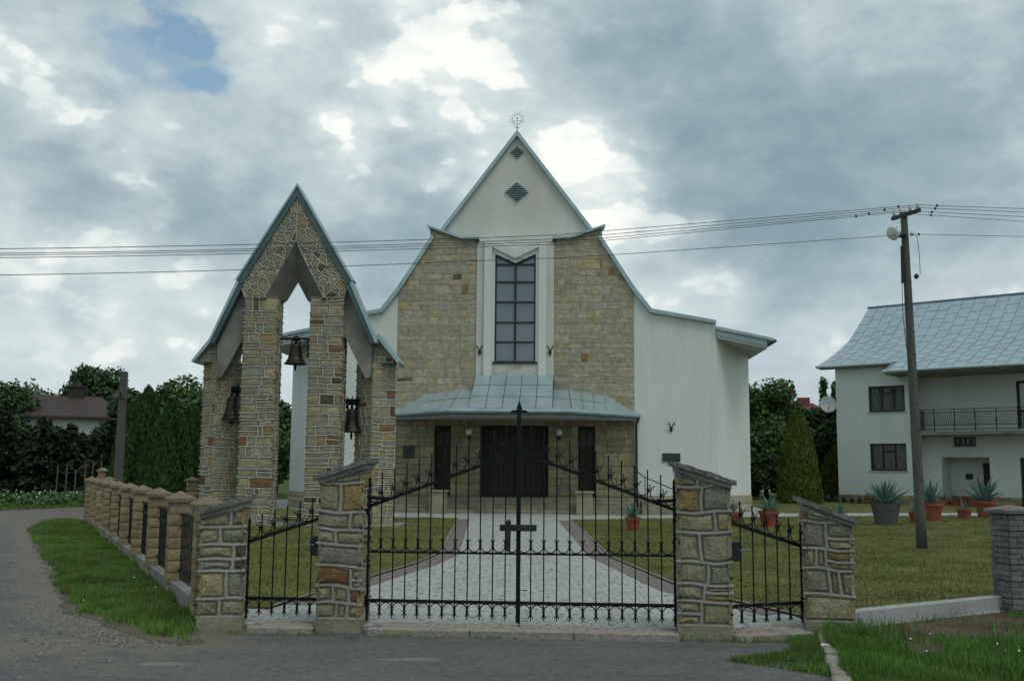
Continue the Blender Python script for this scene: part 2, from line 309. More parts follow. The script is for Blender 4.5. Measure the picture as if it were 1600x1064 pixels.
class MB:
    def __init__(s): s.v = []; s.f = []; s.c = []
    def add(s, vs, fs, col=None):
        k = len(s.v); s.v += [tuple(p) for p in vs]; s.f += [tuple(i+k for i in f) for f in fs]
        s.c += [col if col is not None else (1, 1, 1)]*len(vs)
        return s
    def box(s, x0, x1, y0, y1, z0, z1, col=None, m=None):
        vs = [Vector(p) for p in ((x0, y0, z0), (x1, y0, z0), (x1, y1, z0), (x0, y1, z0), (x0, y0, z1), (x1, y0, z1), (x1, y1, z1), (x0, y1, z1))]
        if m is not None: vs = [m @ p for p in vs]
        return s.add(vs, [(0, 3, 2, 1), (4, 5, 6, 7), (0, 1, 5, 4), (1, 2, 6, 5), (2, 3, 7, 6), (3, 0, 4, 7)], col)
    def bbox(s, x0, x1, y0, y1, z0, z1, b=0.01, col=None):     # box with chamfered edges
        vs = []; fs = []
        xs = (x0, x1); ys = (y0, y1); zs = (z0, z1)
        idx = {}
        for i in (0, 1):
            for j in (0, 1):
                for k in (0, 1):
                    sx = b*(1-2*i); sy = b*(1-2*j); sz = b*(1-2*k)
                    for ax in range(3):
                        p = [xs[i]+sx, ys[j]+sy, zs[k]+sz]
                        p[ax] = (xs, ys, zs)[ax][(i, j, k)[ax]]
                        idx[(i, j, k, ax)] = len(vs); vs.append(tuple(p))
        for ax in range(3):
            o = [a for a in range(3) if a != ax]
            for side in (0, 1):
                q = []
                for (p, r) in ((0, 0), (1, 0), (1, 1), (0, 1)):
                    t = [0, 0, 0]; t[ax] = side; t[o[0]] = p; t[o[1]] = r; q.append(idx[(*t, ax)])
                fs.append(q)
        for ax in range(3):                     # edges along ax
            o = [a for a in range(3) if a != ax]
            for p in (0, 1):
                for r in (0, 1):
                    t0 = [0, 0, 0]; t0[o[0]] = p; t0[o[1]] = r; t1 = list(t0); t1[ax] = 1
                    fs.append([idx[(*t0, o[0])], idx[(*t1, o[0])], idx[(*t1, o[1])], idx[(*t0, o[1])]])
        for i in (0, 1):
            for j in (0, 1):
                for k in (0, 1): fs.append([idx[(i, j, k, a)] for a in range(3)])
        return s.add(vs, fs, col)
    def prism(s, poly, y0, y1, col=None):       # poly in (x,z), extruded y0..y1
        n = len(poly)
        vs = [(x, y0, z) for x, z in poly] + [(x, y1, z) for x, z in poly]
        fs = [tuple(range(n)), tuple(range(2*n-1, n-1, -1))] + [(i, i+n, (i+1) % n+n, (i+1) % n) for i in range(n)]
        return s.add(vs, fs, col)
    def prismz(s, poly, z0, z1, col=None):      # poly in (x,y), extruded z0..z1
        n = len(poly)
        vs = [(x, y, z0) for x, y in poly] + [(x, y, z1) for x, y in poly]
        fs = [tuple(range(n-1, -1, -1)), tuple(range(n, 2*n))] + [(i, (i+1) % n, (i+1) % n+n, i+n) for i in range(n)]
        return s.add(vs, fs, col)
    def beam(s, a, b, w, h, up=(0, 0, 1), col=None):
        a = Vector(a); b = Vector(b); d = (b-a).normalized(); sd = d.cross(Vector(up)).normalized(); u = sd.cross(d)
        vs = []
        for p in (a, b):
            for (i, j) in ((-1, -1), (1, -1), (1, 1), (-1, 1)): vs.append(p + sd*(i*w/2) + u*(j*h/2))
        return s.add(vs, [(0, 3, 2, 1), (4, 5, 6, 7), (0, 1, 5, 4), (1, 2, 6, 5), (2, 3, 7, 6), (3, 0, 4, 7)], col)
    def tube(s, pts, r, n=6, col=None, cap=True):
        pts = [Vector(p) for p in pts]; m = len(pts); rs = r if isinstance(r, (list, tuple)) else [r]*m
        vs = []; fs = []; ref = None
        for i, p in enumerate(pts):
            d = (pts[min(i+1, m-1)] - pts[max(i-1, 0)]).normalized()
            if ref is None:
                ref = Vector((0, 0, 1)) if abs(d.z) < 0.9 else Vector((1, 0, 0))
            a = d.cross(ref)
            if a.length < 1e-4: a = d.cross(Vector((0.3, 1, 0.2)))
            a.normalize(); b = d.cross(a).normalized(); ref = -b if False else (a.cross(d))
            for k in range(n):
                t = 2*PI*k/n; vs.append(p + (a*math.cos(t) + b*math.sin(t))*rs[i])
        for i in range(m-1):
            for k in range(n): fs.append((i*n+k, i*n+(k+1) % n, (i+1)*n+(k+1) % n, (i+1)*n+k))
        if cap: fs += [tuple(range(n-1, -1, -1)), tuple(range((m-1)*n, m*n))]
        return s.add(vs, fs, col)
    def lathe(s, prof, n=16, c=(0, 0, 0), col=None):
        vs = []; fs = []; m = len(prof)
        for r, z in prof:
            for k in range(n): t = 2*PI*k/n; vs.append((c[0]+r*math.cos(t), c[1]+r*math.sin(t), c[2]+z))
        for i in range(m-1):
            for k in range(n): fs.append((i*n+k, i*n+(k+1) % n, (i+1)*n+(k+1) % n, (i+1)*n+k))
        fs += [tuple(range(n-1, -1, -1)), tuple(range((m-1)*n, m*n))]
        return s.add(vs, fs, col)
    def mesh(s, name, mat, smooth=False, cols=False):
        me = bpy.data.meshes.new(name); me.from_pydata(s.v, [], s.f)
        me.materials.append(M[mat])
        if smooth: me.polygons.foreach_set('use_smooth', [True]*len(me.polygons))
        if cols: setcol(me, np.array(s.c, dtype=np.float32))
        me.validate(); me.update(); return me
    def build(s, name, mat, parent=None, smooth=False, cols=False):
        return link(name, s.mesh(name, mat, smooth, cols), parent)

# ------------------------------------------------------------------ masonry
class Frame:
    def __init__(s, o, u, v=(0, 0, 1)):
        s.o = Vector(o); s.u = Vector(u).normalized(); s.v = Vector(v).normalized(); s.n = s.u.cross(s.v)
    def at(s, p, h=0.0): return s.o + s.u*p[0] + s.v*p[1] + s.n*h
def ashlar(w, h, rowh, stw, rng, split=0.22, v0=0.0):
    cells = []; v = v0; prev = []
    while v < h - 0.35*rowh:
        rh = rowh*rng.uniform(0.65, 1.4)
        if h - (v+rh) < 0.5*rowh: rh = h-v
        u = 0.0; cuts = []
        while u < w - 1e-6:
            sw = stw*rng.uniform(0.5, 1.55)
            if w-(u+sw) < 0.38*stw: sw = w-u
            for q in prev:
                if abs(u+sw-q) < 0.07*stw and u+sw < w-1e-6: sw += 0.16*stw
            sw = min(sw, w-u)
            if rng.random() < split and rh > 0.75*rowh:
                k = rng.uniform(0.4, 0.6); cells += [(u, v, u+sw, v+rh*k), (u, v+rh*k, u+sw, v+rh)]
            elif rng.random() < 0.5*split and sw > 0.8*stw:
                k = rng.uniform(0.3, 0.7); cells += [(u, v, u+sw*k, v+rh), (u+sw*k, v, u+sw, v+rh)]
            else: cells.append((u, v, u+sw, v+rh))
            u += sw; cuts.append(u)
        prev = cuts; v += rh
    return cells
def warp_fn(amp, sc, seed):
    r = random.Random(seed); ph = [r.uniform(0, 6.28) for _ in range(8)]
    def fn(u, v):
        a, b = u/sc, v/sc
        du = math.sin(1.3*a+2.1*b+ph[0]) + 0.7*math.sin(2.9*a-1.7*b+ph[1]) + 0.5*math.sin(5.1*b+1.1*a+ph[2])
        dv = math.sin(2.3*a+0.6*b+ph[3]) + 0.7*math.sin(4.3*a+1.3*b+ph[4]) + 0.4*math.sin(6.7*a-2.2*b+ph[5])
        return du*amp*0.55, dv*amp*0.55
    return fn
def cell_poly(c, w, h, wf, sub=2, ext=0.0):
    u0, v0, u1, v1 = c; cs = [(u0, v0), (u1, v0), (u1, v1), (u0, v1)]; out = []
    for i in range(4):
        a, b = cs[i], cs[(i+1) % 4]
        for k in range(sub):
            t = k/sub; p = (a[0]+(b[0]-a[0])*t, a[1]+(b[1]-a[1])*t); du, dv = wf(*p)
            if p[0] < 1e-4: du = -ext
            elif p[0] > w-1e-4: du = ext
            if p[1] < 1e-4 or p[1] > h-1e-4: dv = 0
            out.append((p[0]+du, p[1]+dv))
    return out
def clip_half(poly, p, n):
    out = []
    for i in range(len(poly)):
        a, b = poly[i], poly[(i+1) % len(poly)]
        da = (a[0]-p[0])*n[0]+(a[1]-p[1])*n[1]; db = (b[0]-p[0])*n[0]+(b[1]-p[1])*n[1]
        if da >= 0: out.append(a)
        if (da >= 0) != (db >= 0):
            t = da/(da-db); out.append((a[0]+(b[0]-a[0])*t, a[1]+(b[1]-a[1])*t))
    return out
def clip_convex(poly, conv):                     # conv counter-clockwise
    for i in range(len(conv)):
        a, b = conv[i], conv[(i+1) % len(conv)]
        poly = clip_half(poly, a, (-(b[1]-a[1]), b[0]-a[0]))
        if len(poly) < 3: return []
    return poly
def area(p): return 0.5*sum(p[i][0]*p[(i+1) % len(p)][1]-p[(i+1) % len(p)][0]*p[i][1] for i in range(len(p)))
def clean(p, eps=0.012):
    out = []
    for q in p:
        if not out or (q[0]-out[-1][0])**2+(q[1]-out[-1][1])**2 > eps*eps: out.append(q)
    if len(out) > 2 and (out[0][0]-out[-1][0])**2+(out[0][1]-out[-1][1])**2 < eps*eps: out.pop()
    return out
def inset(p, g):
    n = len(p); out = []
    cx = sum(q[0] for q in p)/n; cy = sum(q[1] for q in p)/n
    for i in range(n):
        a, b, c = p[i-1], p[i], p[(i+1) % n]
        e1 = (b[0]-a[0], b[1]-a[1]); e2 = (c[0]-b[0], c[1]-b[1])
        l1 = math.hypot(*e1) or 1e-6; l2 = math.hypot(*e2) or 1e-6
        n1 = (-e1[1]/l1, e1[0]/l1); n2 = (-e2[1]/l2, e2[0]/l2)
        k = max(0.45, 1+n1[0]*n2[0]+n1[1]*n2[1])
        q = (b[0]+(n1[0]+n2[0])/k*g, b[1]+(n1[1]+n2[1])/k*g)
        # never cross the centre
        if (q[0]-cx)*(b[0]-cx)+(q[1]-cy)*(b[1]-cy) < 0: q = (cx+(b[0]-cx)*0.15, cy+(b[1]-cy)*0.15)
        out.append(q)
    return out
def voronoi(conv, pts):
    cells = []
    for i, p in enumerate(pts):
        poly = list(conv)
        for j, q in enumerate(pts):
            if i == j: continue
            m = ((p[0]+q[0])/2, (p[1]+q[1])/2)
            poly = clip_half(poly, m, (p[0]-q[0], p[1]-q[1]))
            if len(poly) < 3: break
        if len(poly) >= 3: cells.append(poly)
    return cells
TOWER_STONES = [((0.315, 0.285, 0.19), 32), ((0.36, 0.315, 0.205), 28), ((0.28, 0.268, 0.21), 16), ((0.33, 0.25, 0.125), 8), ((0.235, 0.13, 0.065), 4.5), ((0.13, 0.095, 0.06), 3), ((0.30, 0.275, 0.215), 14)]
CHURCH_STONES = [((0.395, 0.36, 0.262), 34), ((0.425, 0.38, 0.27), 26), ((0.385, 0.36, 0.285), 20), ((0.395, 0.34, 0.20), 7), ((0.27, 0.175, 0.09), 1.0), ((0.14, 0.11, 0.08), 1.0), ((0.36, 0.335, 0.245), 14)]
def pick(tab, rng):
    c = rng.choices([t[0] for t in tab], [t[1] for t in tab])[0]; k = rng.uniform(0.88, 1.12)
    return (c[0]*k*rng.uniform(0.96, 1.04), c[1]*k, c[2]*k*rng.uniform(0.93, 1.07))
def stone_into(mb, poly, fr, g, h, rng, col):
    p0 = inset(poly, g); p1 = inset(poly, g+min(0.03, h*0.9)); n = len(p0)
    if area(p1) < 1e-5: p1 = [((a[0]+sum(q[0] for q in p0)/n)/2, (a[1]+sum(q[1] for q in p0)/n)/2) for a in p0]
    cx = sum(q[0] for q in p1)/n; cy = sum(q[1] for q in p1)/n
    vs = [fr.at(q, -0.012) for q in p0] + [fr.at(q, h*rng.uniform(0.6, 1.1)) for q in p1] + [fr.at((cx+rng.uniform(-.02, .02), cy+rng.uniform(-.02, .02)), h*rng.uniform(0.95, 1.45))]
    fs = [(i, (i+1) % n, (i+1) % n+n, i+n) for i in range(n)] + [(i+n, (i+1) % n+n, 2*n) for i in range(n)]
    mb.add(vs, fs, col)
def ribbon_into(mb, poly, fr, g, hm, lim=None):
    n = len(poly); a = poly; b = inset(poly, g*0.75); c = inset(poly, g*1.12)
    vs = [fr.at(q, hm) for q in a] + [fr.at(q, hm*0.86) for q in b] + [fr.at(q, -0.008) for q in c]
    fs = []
    for i in range(n):
        j = (i+1) % n
        if lim and ((poly[i][0] < -1e-3 and poly[j][0] < -1e-3) or (poly[i][0] > lim+1e-3 and poly[j][0] > lim+1e-3)): continue
        fs += [(i, j, j+n, i+n), (i+n, j+n, j+2*n, i+2*n)]
    mb.add(vs, fs)
def masonry(polys, fr, parent, rng, tab, g, h, hm=None, objects=True, stuff_name='stonework', mort='mortar', lim=None):
    """polys in frame coords; each stone its own object (or all joined as stuff), plus one mortar mesh"""
    mo = MB(); allst = MB(); cnt = 0
    for p in polys:
        p = clean(p)
        if len(p) < 3: continue
        if area(p) < 0: p = p[::-1]
        if area(p) < 0.0016: continue
        col = pick(tab, rng)
        if objects:
            mb = MB(); stone_into(mb, p, fr, g, h, rng, col); mb.build('stone', 'stone', parent, cols=True); cnt += 1
        else: stone_into(allst, p, fr, g, h, rng, col)
        if hm: ribbon_into(mo, p, fr, g, hm, lim)
    if not objects and allst.v:
        o = allst.build(stuff_name, 'stone', parent, cols=True); o['kind'] = 'stuff'
    if hm and mo.v: mo.build('mortar_joints', mort, parent)
    return cnt
def face_polys(w, h, rowh, stw, rng, amp, seed, split=0.22, conv=None, sc=0.5, ext=0.0):
    wf = warp_fn(amp, sc, seed); out = []
    for c in ashlar(w, h, rowh, stw, rng, split):
        p = cell_poly(c, w, h, wf, ext=ext)
        if conv: p = clip_convex(p, conv)
        if len(p) >= 3: out.append(p)
    return out
# ------------------------------------------------------------------ ground
def in_poly(P, poly):
    x, y = P[:, 0], P[:, 1]; ins = np.zeros(len(P), bool); n = len(poly)
    for i in range(n):
        x0, y0 = poly[i][0], poly[i][1]; x1, y1 = poly[(i+1) % n][0], poly[(i+1) % n][1]
        c = ((y0 > y) != (y1 > y)) & (x < (x1-x0)*(y-y0)/((y1-y0) if abs(y1-y0) > 1e-9 else 1e-9)+x0)
        ins ^= c
    return ins
def dist_poly(P, poly):
    d = np.full(len(P), 1e9); n = len(poly)
    for i in range(n):
        a = np.array(poly[i][:2]); b = np.array(poly[(i+1) % n][:2]); ab = b-a
        t = np.clip(((P[:, :2]-a)@ab)/max(ab@ab, 1e-9), 0, 1)
        d = np.minimum(d, np.linalg.norm(P[:, :2]-(a+t[:, None]*ab), axis=1))
    return d
def rough_edge(poly, step, amp, seed, keep=()):
    r = random.Random(seed); out = []
    for i in range(len(poly)):
        a = Vector(poly[i][:2]); b = Vector(poly[(i+1) % len(poly)][:2]); L = (b-a).length; k = max(1, int(L/step))
        nrm = Vector((-(b-a).y, (b-a).x)).normalized() if L > 1e-6 else Vector((0, 0))
        for j in range(k):
            p = a.lerp(b, j/k)
            if i not in keep: p = p + nrm*r.uniform(-amp, amp)
            out.append((p.x, p.y))
    return out
VERGE = [tuple(G(x, y)[:2]) for x, y in ((318, 1004), (285, 1008), (250, 1002), (190, 984), (105, 957), (85, 925), (70, 885), (52, 850), (40, 828), (58, 818), (125, 811))] + [(-13.1, 31.9), (-12.55, 31.1), (-8.6, 23.0), (-5.0, 15.35), (-4.0, 13.2), (-3.45, 11.95), (-3.3, 11.2)]
VERGE_E = rough_edge(VERGE, 0.35, 0.07, 5)
me = bpy.data.meshes.new('ground'); S = 900
me.from_pydata([(-S, -S, -0.06), (S, -S, -0.06), (S, S, -0.06), (-S, S, -0.06)], [], [(0, 1, 2, 3)]); me.materials.append(M['field'])
tag(link('ground', me), kind='structure')
def road():
    xs = np.concatenate([np.arange(-60, -20, 2.0), np.arange(-20, 3.3, 0.22)]); ys = np.concatenate([np.arange(-25, 6, 2.0), np.arange(6, 34, 0.22), np.arange(34, 47, 1.0)])
    X, Y = np.meshgrid(xs, ys); P = np.stack([X.ravel(), Y.ravel(), np.zeros(X.size)], 1)
    nx, ny = len(xs), len(ys); i = np.arange(nx*ny).reshape(ny, nx)
    fs = np.stack([i[:-1, :-1], i[:-1, 1:], i[1:, 1:], i[1:, :-1]], -1).reshape(-1, 4)
    me = bpy.data.meshes.new('road'); me.from_pydata(P.tolist(), [], fs.tolist()); me.materials.append(M['asphalt'])
    d = dist_poly(P, VERGE)
    dirt = np.clip(1-d/1.0, 0, 1)*0.9
    # the sandy corner where the verge tapers out, and gravel on the side road
    dirt = np.maximum(dirt, 0.78*np.exp(-(((P[:, 0]+4.6)/1.5)**2+((P[:, 1]-10.2)/1.2)**2)))
    dirt = np.maximum(dirt, 0.50*np.exp(-(((P[:, 0]+3.4)/2.2)**2+((P[:, 1]-9.4)/0.9)**2)))
    dirt = np.maximum(dirt, np.clip((P[:, 1]-27)/5, 0, 0.62))
    dirt = np.maximum(dirt, 0.6*np.clip(1-np.abs(P[:, 1]-10.75)/0.3, 0, 1)*(P[:, 0] > -3.2))
    at = me.attributes.new('dirt', 'FLOAT', 'POINT'); at.data.foreach_set('value', dirt.astype(np.float32))
    tag(link('road', me), kind='structure')
road()
def sheet(name, poly, z, mat, thick=0.06, kind='structure'):
    o = MB().prismz([(p[0], p[1]) for p in poly], z-thick, z).build(name, mat); return tag(o, kind=kind)
sheet('verge', VERGE_E, 0.005, 'verge_soil')
# pavement of the churchyard (covers driveway, paths and the apron before the church)
GPX = G(1588, 958)
YARD = [(-3.2, 11.45), (3.0, 11.2), (3.7, 11.62), (GPX.x, GPX.y), (16, GPX.y+1.6), (60, 20), (60, 75), (-9, 60), (-16, 44), (-12.9, 31.6), (-4.0, 13.3)]
sheet('driveway', YARD, 0.05, 'grey_pavers')
LAWN_L = [(-1.75, 35.0), (-1.42, 20.6), (-1.7, 18.4), (-2.3, 15.6), (-2.9, 12.6), (-3.6, 12.7), (-4.15, 13.6), (-12.8, 31.6), (-13.3, 35.0)]
LAWN_R = [(2.0, 34.3), (1.95, 20.2), (2.55, 14.6), (3.45, 12.1), (3.8, 11.72), (GPX.x, GPX.y+0.06), (16, GPX.y+1.66), (58, 22), (58, 43), (17, 39.8), (9, 37.6)]
sheet('lawn', rough_edge(LAWN_L, 0.5, 0.03, 1), 0.075, 'lawn_soil')
sheet('lawn', rough_edge(LAWN_R, 0.5, 0.03, 2), 0.075, 'lawn_soil')
sheet('lawn', rough_edge([(11, 41.5), (19, 43.5), (58, 47), (58, 75), (16, 75), (12, 60)], 0.6, 0.05, 3), 0.075, 'lawn_soil')
sheet('lawn', rough_edge([(-13.4, 36.2), (-4.6, 36.2), (-5.2, 38.5), (-8.2, 40.6), (-11, 45), (-16, 45)], 0.6, 0.05, 3), 0.075, 'lawn_soil')
def band(pts, w, mat, name, z):
    pts = [Vector((p[0], p[1])) for p in pts]; vs = []; fs = []
    for i, p in enumerate(pts):
        d = (pts[min(i+1, len(pts)-1)]-pts[max(i-1, 0)]).normalized(); nn = Vector((-d.y, d.x))
        vs += [(p.x+nn.x*w/2, p.y+nn.y*w/2, z), (p.x-nn.x*w/2, p.y-nn.y*w/2, z)]
    fs = [(2*i, 2*i+1, 2*i+3, 2*i+2) for i in range(len(pts)-1)]
    me = bpy.data.meshes.new(name); me.from_pydata(vs, [], fs); me.materials.append(M[mat]); return tag(link(name, me), kind='structure')
BL = [(-1.55, 34.6), (-1.2, 20.7), (-1.47, 18.5), (-2.05, 15.8), (-2.62, 13.0)]
BR = [(1.75, 34.3), (1.72, 20.3), (2.3, 14.8), (3.15, 12.5)]
for b in (BL, BR): band(b, 0.36, 'red_pavers', 'paver_border', 0.056)
for b in (LAWN_L[:5], LAWN_R[:4]): band(b, 0.05, 'concrete', 'lawn_edging', 0.083)
# dirt and rough grass outside the low wall
DIRT = [(3.35, 11.2), (3.72, 11.64), (GPX.x, GPX.y+0.05), (18, GPX.y+1.9), (18, -20), (2.9, -20), (2.85, 9.0)]
sheet('bank', rough_edge(DIRT, 0.4, 0.04, 8), 0.03, 'dirt', 0.07)
FIELD = [(-19.6, 39.9), (-18.2, 43.4), (-14, 46), (-14, 58), (-60, 58), (-60, 36)]
sheet('field_strip', rough_edge(FIELD, 0.6, 0.12, 9), 0.03, 'verge_soil')

def grass(name, label, poly, n, hr, wr, cols, z, seed, dens=1.2, clump=0.6, yref=None, lean=0.5, mask=None):
    r = np.random.default_rng(seed); poly = [tuple(p[:2]) for p in poly]
    xs = [p[0] for p in poly]; ys = [p[1] for p in poly]; acc = []; tot = 0
    y0 = yref or max(min(ys), 9.0)
    while tot < n:
        P = np.stack([r.uniform(min(xs), max(xs), n*3), r.uniform(min(ys), max(ys), n*3)], 1)
        k = in_poly(P, poly) & (r.random(len(P)) < np.clip((y0/np.maximum(P[:, 1], 1))**dens, 0, 1))
        k &= (np.abs(P[:, 0]) < 0.56*P[:, 1]+1.5) & (P[:, 1] > 7.5)
        cl = np.sin(P[:, 0]*3.1+np.sin(P[:, 1]*2.3)*1.7)*np.sin(P[:, 1]*2.7+np.sin(P[:, 0]*1.9)*2)
        k &= r.random(len(P)) < 1-clump*(0.5-0.5*cl)
        if mask is not None: k &= mask(P, r)
        acc.append(np.concatenate([P[k], cl[k, None]], 1)); tot += int(k.sum())
        if len(acc) > 40: break
    Q = np.concatenate(acc)[:n]; n = len(Q)
    h = r.uniform(*hr, n)*(0.8+0.35*Q[:, 2]); w = r.uniform(*wr, n); a = r.uniform(0, 2*PI, n)
    sc = 1+0.012*np.maximum(Q[:, 1]-14, 0)
    w = w*sc*1.0
    d = np.stack([np.cos(a), np.sin(a)], 1)*(w/2)[:, None]
    b = r.normal(0, lean, (n, 2))*h[:, None]*0.6
    V = np.zeros((n, 3, 3), np.float32)
    V[:, 0, :2] = Q[:, :2]-d; V[:, 1, :2] = Q[:, :2]+d; V[:, 2, :2] = Q[:, :2]+b
    V[:, :2, 2] = z; V[:, 2, 2] = z+h
    me = bpy.data.meshes.new(name); me.vertices.add(3*n); me.vertices.foreach_set('co', V.ravel())
    me.loops.add(3*n); me.loops.foreach_set('vertex_index', np.arange(3*n, dtype=np.int32))
    me.polygons.add(n); me.polygons.foreach_set('loop_start', np.arange(0, 3*n, 3, dtype=np.int32)); me.polygons.foreach_set('loop_total', np.full(n, 3, dtype=np.int32))
    me.update(); me.materials.append(M['grass_blade'])
    cols = np.array(cols); ci = r.integers(0, len(cols), n); c = cols[ci]*r.uniform(0.75, 1.25, (n, 1)); setcol(me, np.repeat(c, 3, 0))
    me.validate(); return tag(link(name, me), label, 'grass', kind='stuff')
LG = [(0.155, 0.172, 0.046), (0.125, 0.155, 0.042), (0.19, 0.178, 0.068), (0.108, 0.14, 0.038)]
VG = [(0.092, 0.215, 0.034), (0.07, 0.175, 0.03), (0.12, 0.215, 0.042), (0.15, 0.165, 0.058)]
grass('lawn_grass', 'mown yellowish grass between the bell tower and the driveway', LAWN_L, 75000, (0.025, 0.06), (0.010, 0.02), [(a*1.22, b*1.16, c*1.2) for a, b, c in LG], 0.07, 11, 0.9, 0.25)
grass('lawn_grass', 'mown yellowish grass around the potted agaves', LAWN_R, 150000, (0.025, 0.06), (0.010, 0.02), LG, 0.07, 12, 0.9, 0.25)
grass('verge_grass', 'longer green grass on the verge beside the block fence', VERGE, 170000, (0.04, 0.17), (0.008, 0.015), VG, 0.005, 13, 0.8, 0.6, mask=lambda P, r: r.random(len(P)) < np.clip(dist_poly(P, VERGE)/0.45-0.12+0.25*np.sin(P[:, 0]*5)*np.sin(P[:, 1]*4), 0, 1))
def bank_mask(P, r):
    # bare soil along the foot of the low wall, thick grass by the kerb and towards the road
    d = 11.62+(P[:, 0]-3.72)*(GPX.y-11.62)/(GPX.x-3.72)-P[:, 1]
    wob = 0.25*np.sin(P[:, 0]*2.1)+0.2*np.sin(P[:, 0]*5.3+1)
    p = np.clip((d-0.95+wob)/0.9, 0.03, 0.55)*(0.4+0.6*np.sin(P[:, 0]*3.3+1)*np.sin(P[:, 1]*2.9))
    p = np.maximum(p, np.clip(1-(P[:, 0]-3.2)/0.7, 0, 1)); p = np.maximum(p, np.clip((P[:, 0]-6.0)/0.6, 0, 0.35))
    return r.random(len(P)) < p
grass('bank_grass', 'lush green grass and bare soil outside the low concrete wall', rough_edge(DIRT, 0.4, 0.05, 8), 95000, (0.05, 0.17), (0.007, 0.014), VG[:3]+[(0.05, 0.13, 0.03)], 0.025, 14, 0.5, 0.5, yref=8.0, mask=bank_mask)
def weed_mask(P, r):
    return r.random(len(P)) < 0.5+0.5*np.sin(P[:, 0]*4.0)*np.sin(P[:, 0]*1.7+1)
grass('kerb_weeds', 'small weeds growing along the gate threshold', [(-3.0, 11.02), (3.1, 10.72), (3.1, 10.82), (-3.0, 11.14)], 900, (0.02, 0.07), (0.008, 0.014), VG, 0.0, 15, 0, 0.98)
grass('kerb_weeds', 'weeds spilling over the asphalt beside the stone kerb', [(2.0, 9.75), (2.9, 8.9), (3.3, 11.2), (2.9, 11.0), (2.75, 10.2)], 9000, (0.03, 0.09), (0.008, 0.014), VG, 0.0, 16, 0, 0.75)
grass('field_grass', 'short green grass edging the side road', [(-60, 35), (-19.2, 39.6), (-17.9, 43.2), (-18, 44.5), (-21, 42), (-60, 38)], 16000, (0.05, 0.12), (0.02, 0.04), VG, 0.02, 17, 0, 0.3)
def pebbles():
    r = random.Random(3); mb = MB()
    for i in range(2600):
        if i < 1300: x, y = r.gauss(-4.9, 1.0), r.gauss(10.6, 0.9)
        else:
            k = r.randrange(1, 7); a = Vector(VERGE[k]); b = Vector(VERGE[k+1]); p = a.lerp(b, r.random()); x, y = p.x-abs(r.gauss(0.25, 0.3)), p.y-abs(r.gauss(0, 0.1))
        s = r.uniform(0.006, 0.02)*(1.7 if r.random() < 0.04 else 1); c = r.uniform(0.5, 1.5)
        vs = [(x+s*math.cos(t)*r.uniform(.7, 1.3), y+s*math.sin(t)*r.uniform(.7, 1.3), 0.0) for t in (0, 1.26, 2.5, 3.77, 5.0)]+[(x, y, s*r.uniform(0.5, 0.9))]
        mb.add(vs, [(j, (j+1) % 5, 5) for j in range(5)], (0.15*c, 0.145*c, 0.13*c))
    o = mb.build('gravel', 'pebble', cols=True); tag(o, 'loose gravel scattered on the asphalt by the verge', 'gravel', kind='stuff')
pebbles()

# ------------------------------------------------------------------ church
church = thing('church', 'white and sandstone church with tall gable and V topped window', 'church', (0.12, 41.02, 0.05), rad(-3))
def sheets(quad, nu, nv, parent, mat, name='roof_sheet', stag=0.5, gap=0.012, lift=0.02, th=0.012):
    """split a 3-D quad (a,b bottom edge; d,c top edge) into separate metal sheets, columns staggered"""
    a, b, c, d = [Vector(p) for p in quad]
    nrm = (b-a).cross(d-a).normalized()
    def at(u, v): return a.lerp(b, u).lerp(d.lerp(c, u), v)
    for i in range(nu):
        off = stag/nv if i % 2 else 0.0
        edges = [0.0]+[k/nv+off for k in range(1 if off == 0 else 0, nv+1) if 0.02 < k/nv+off < 0.98]+[1.0]
        for k in range(len(edges)-1):
            u0, u1 = i/nu, (i+1)/nu; v0, v1 = edges[k], edges[k+1]
            gu = gap/max((b-a).length, 0.1); gv = gap/max((d-a).length, 0.1)
            q = [at(u0+gu, v0+gv), at(u1-gu, v0+gv), at(u1-gu, v1-gv), at(u0+gu, v1-gv)]
            lo = [p+nrm*(lift-th) for p in q]; hi = [q[0]+nrm*(lift+0.012), q[1]+nrm*(lift+0.012), q[2]+nrm*lift, q[3]+nrm*lift]
            MB().add(lo+hi, [(3, 2, 1, 0), (4, 5, 6, 7), (0, 1, 5, 4), (1, 2, 6, 5), (2, 3, 7, 6), (3, 0, 4, 7)]).build(name, mat, parent)
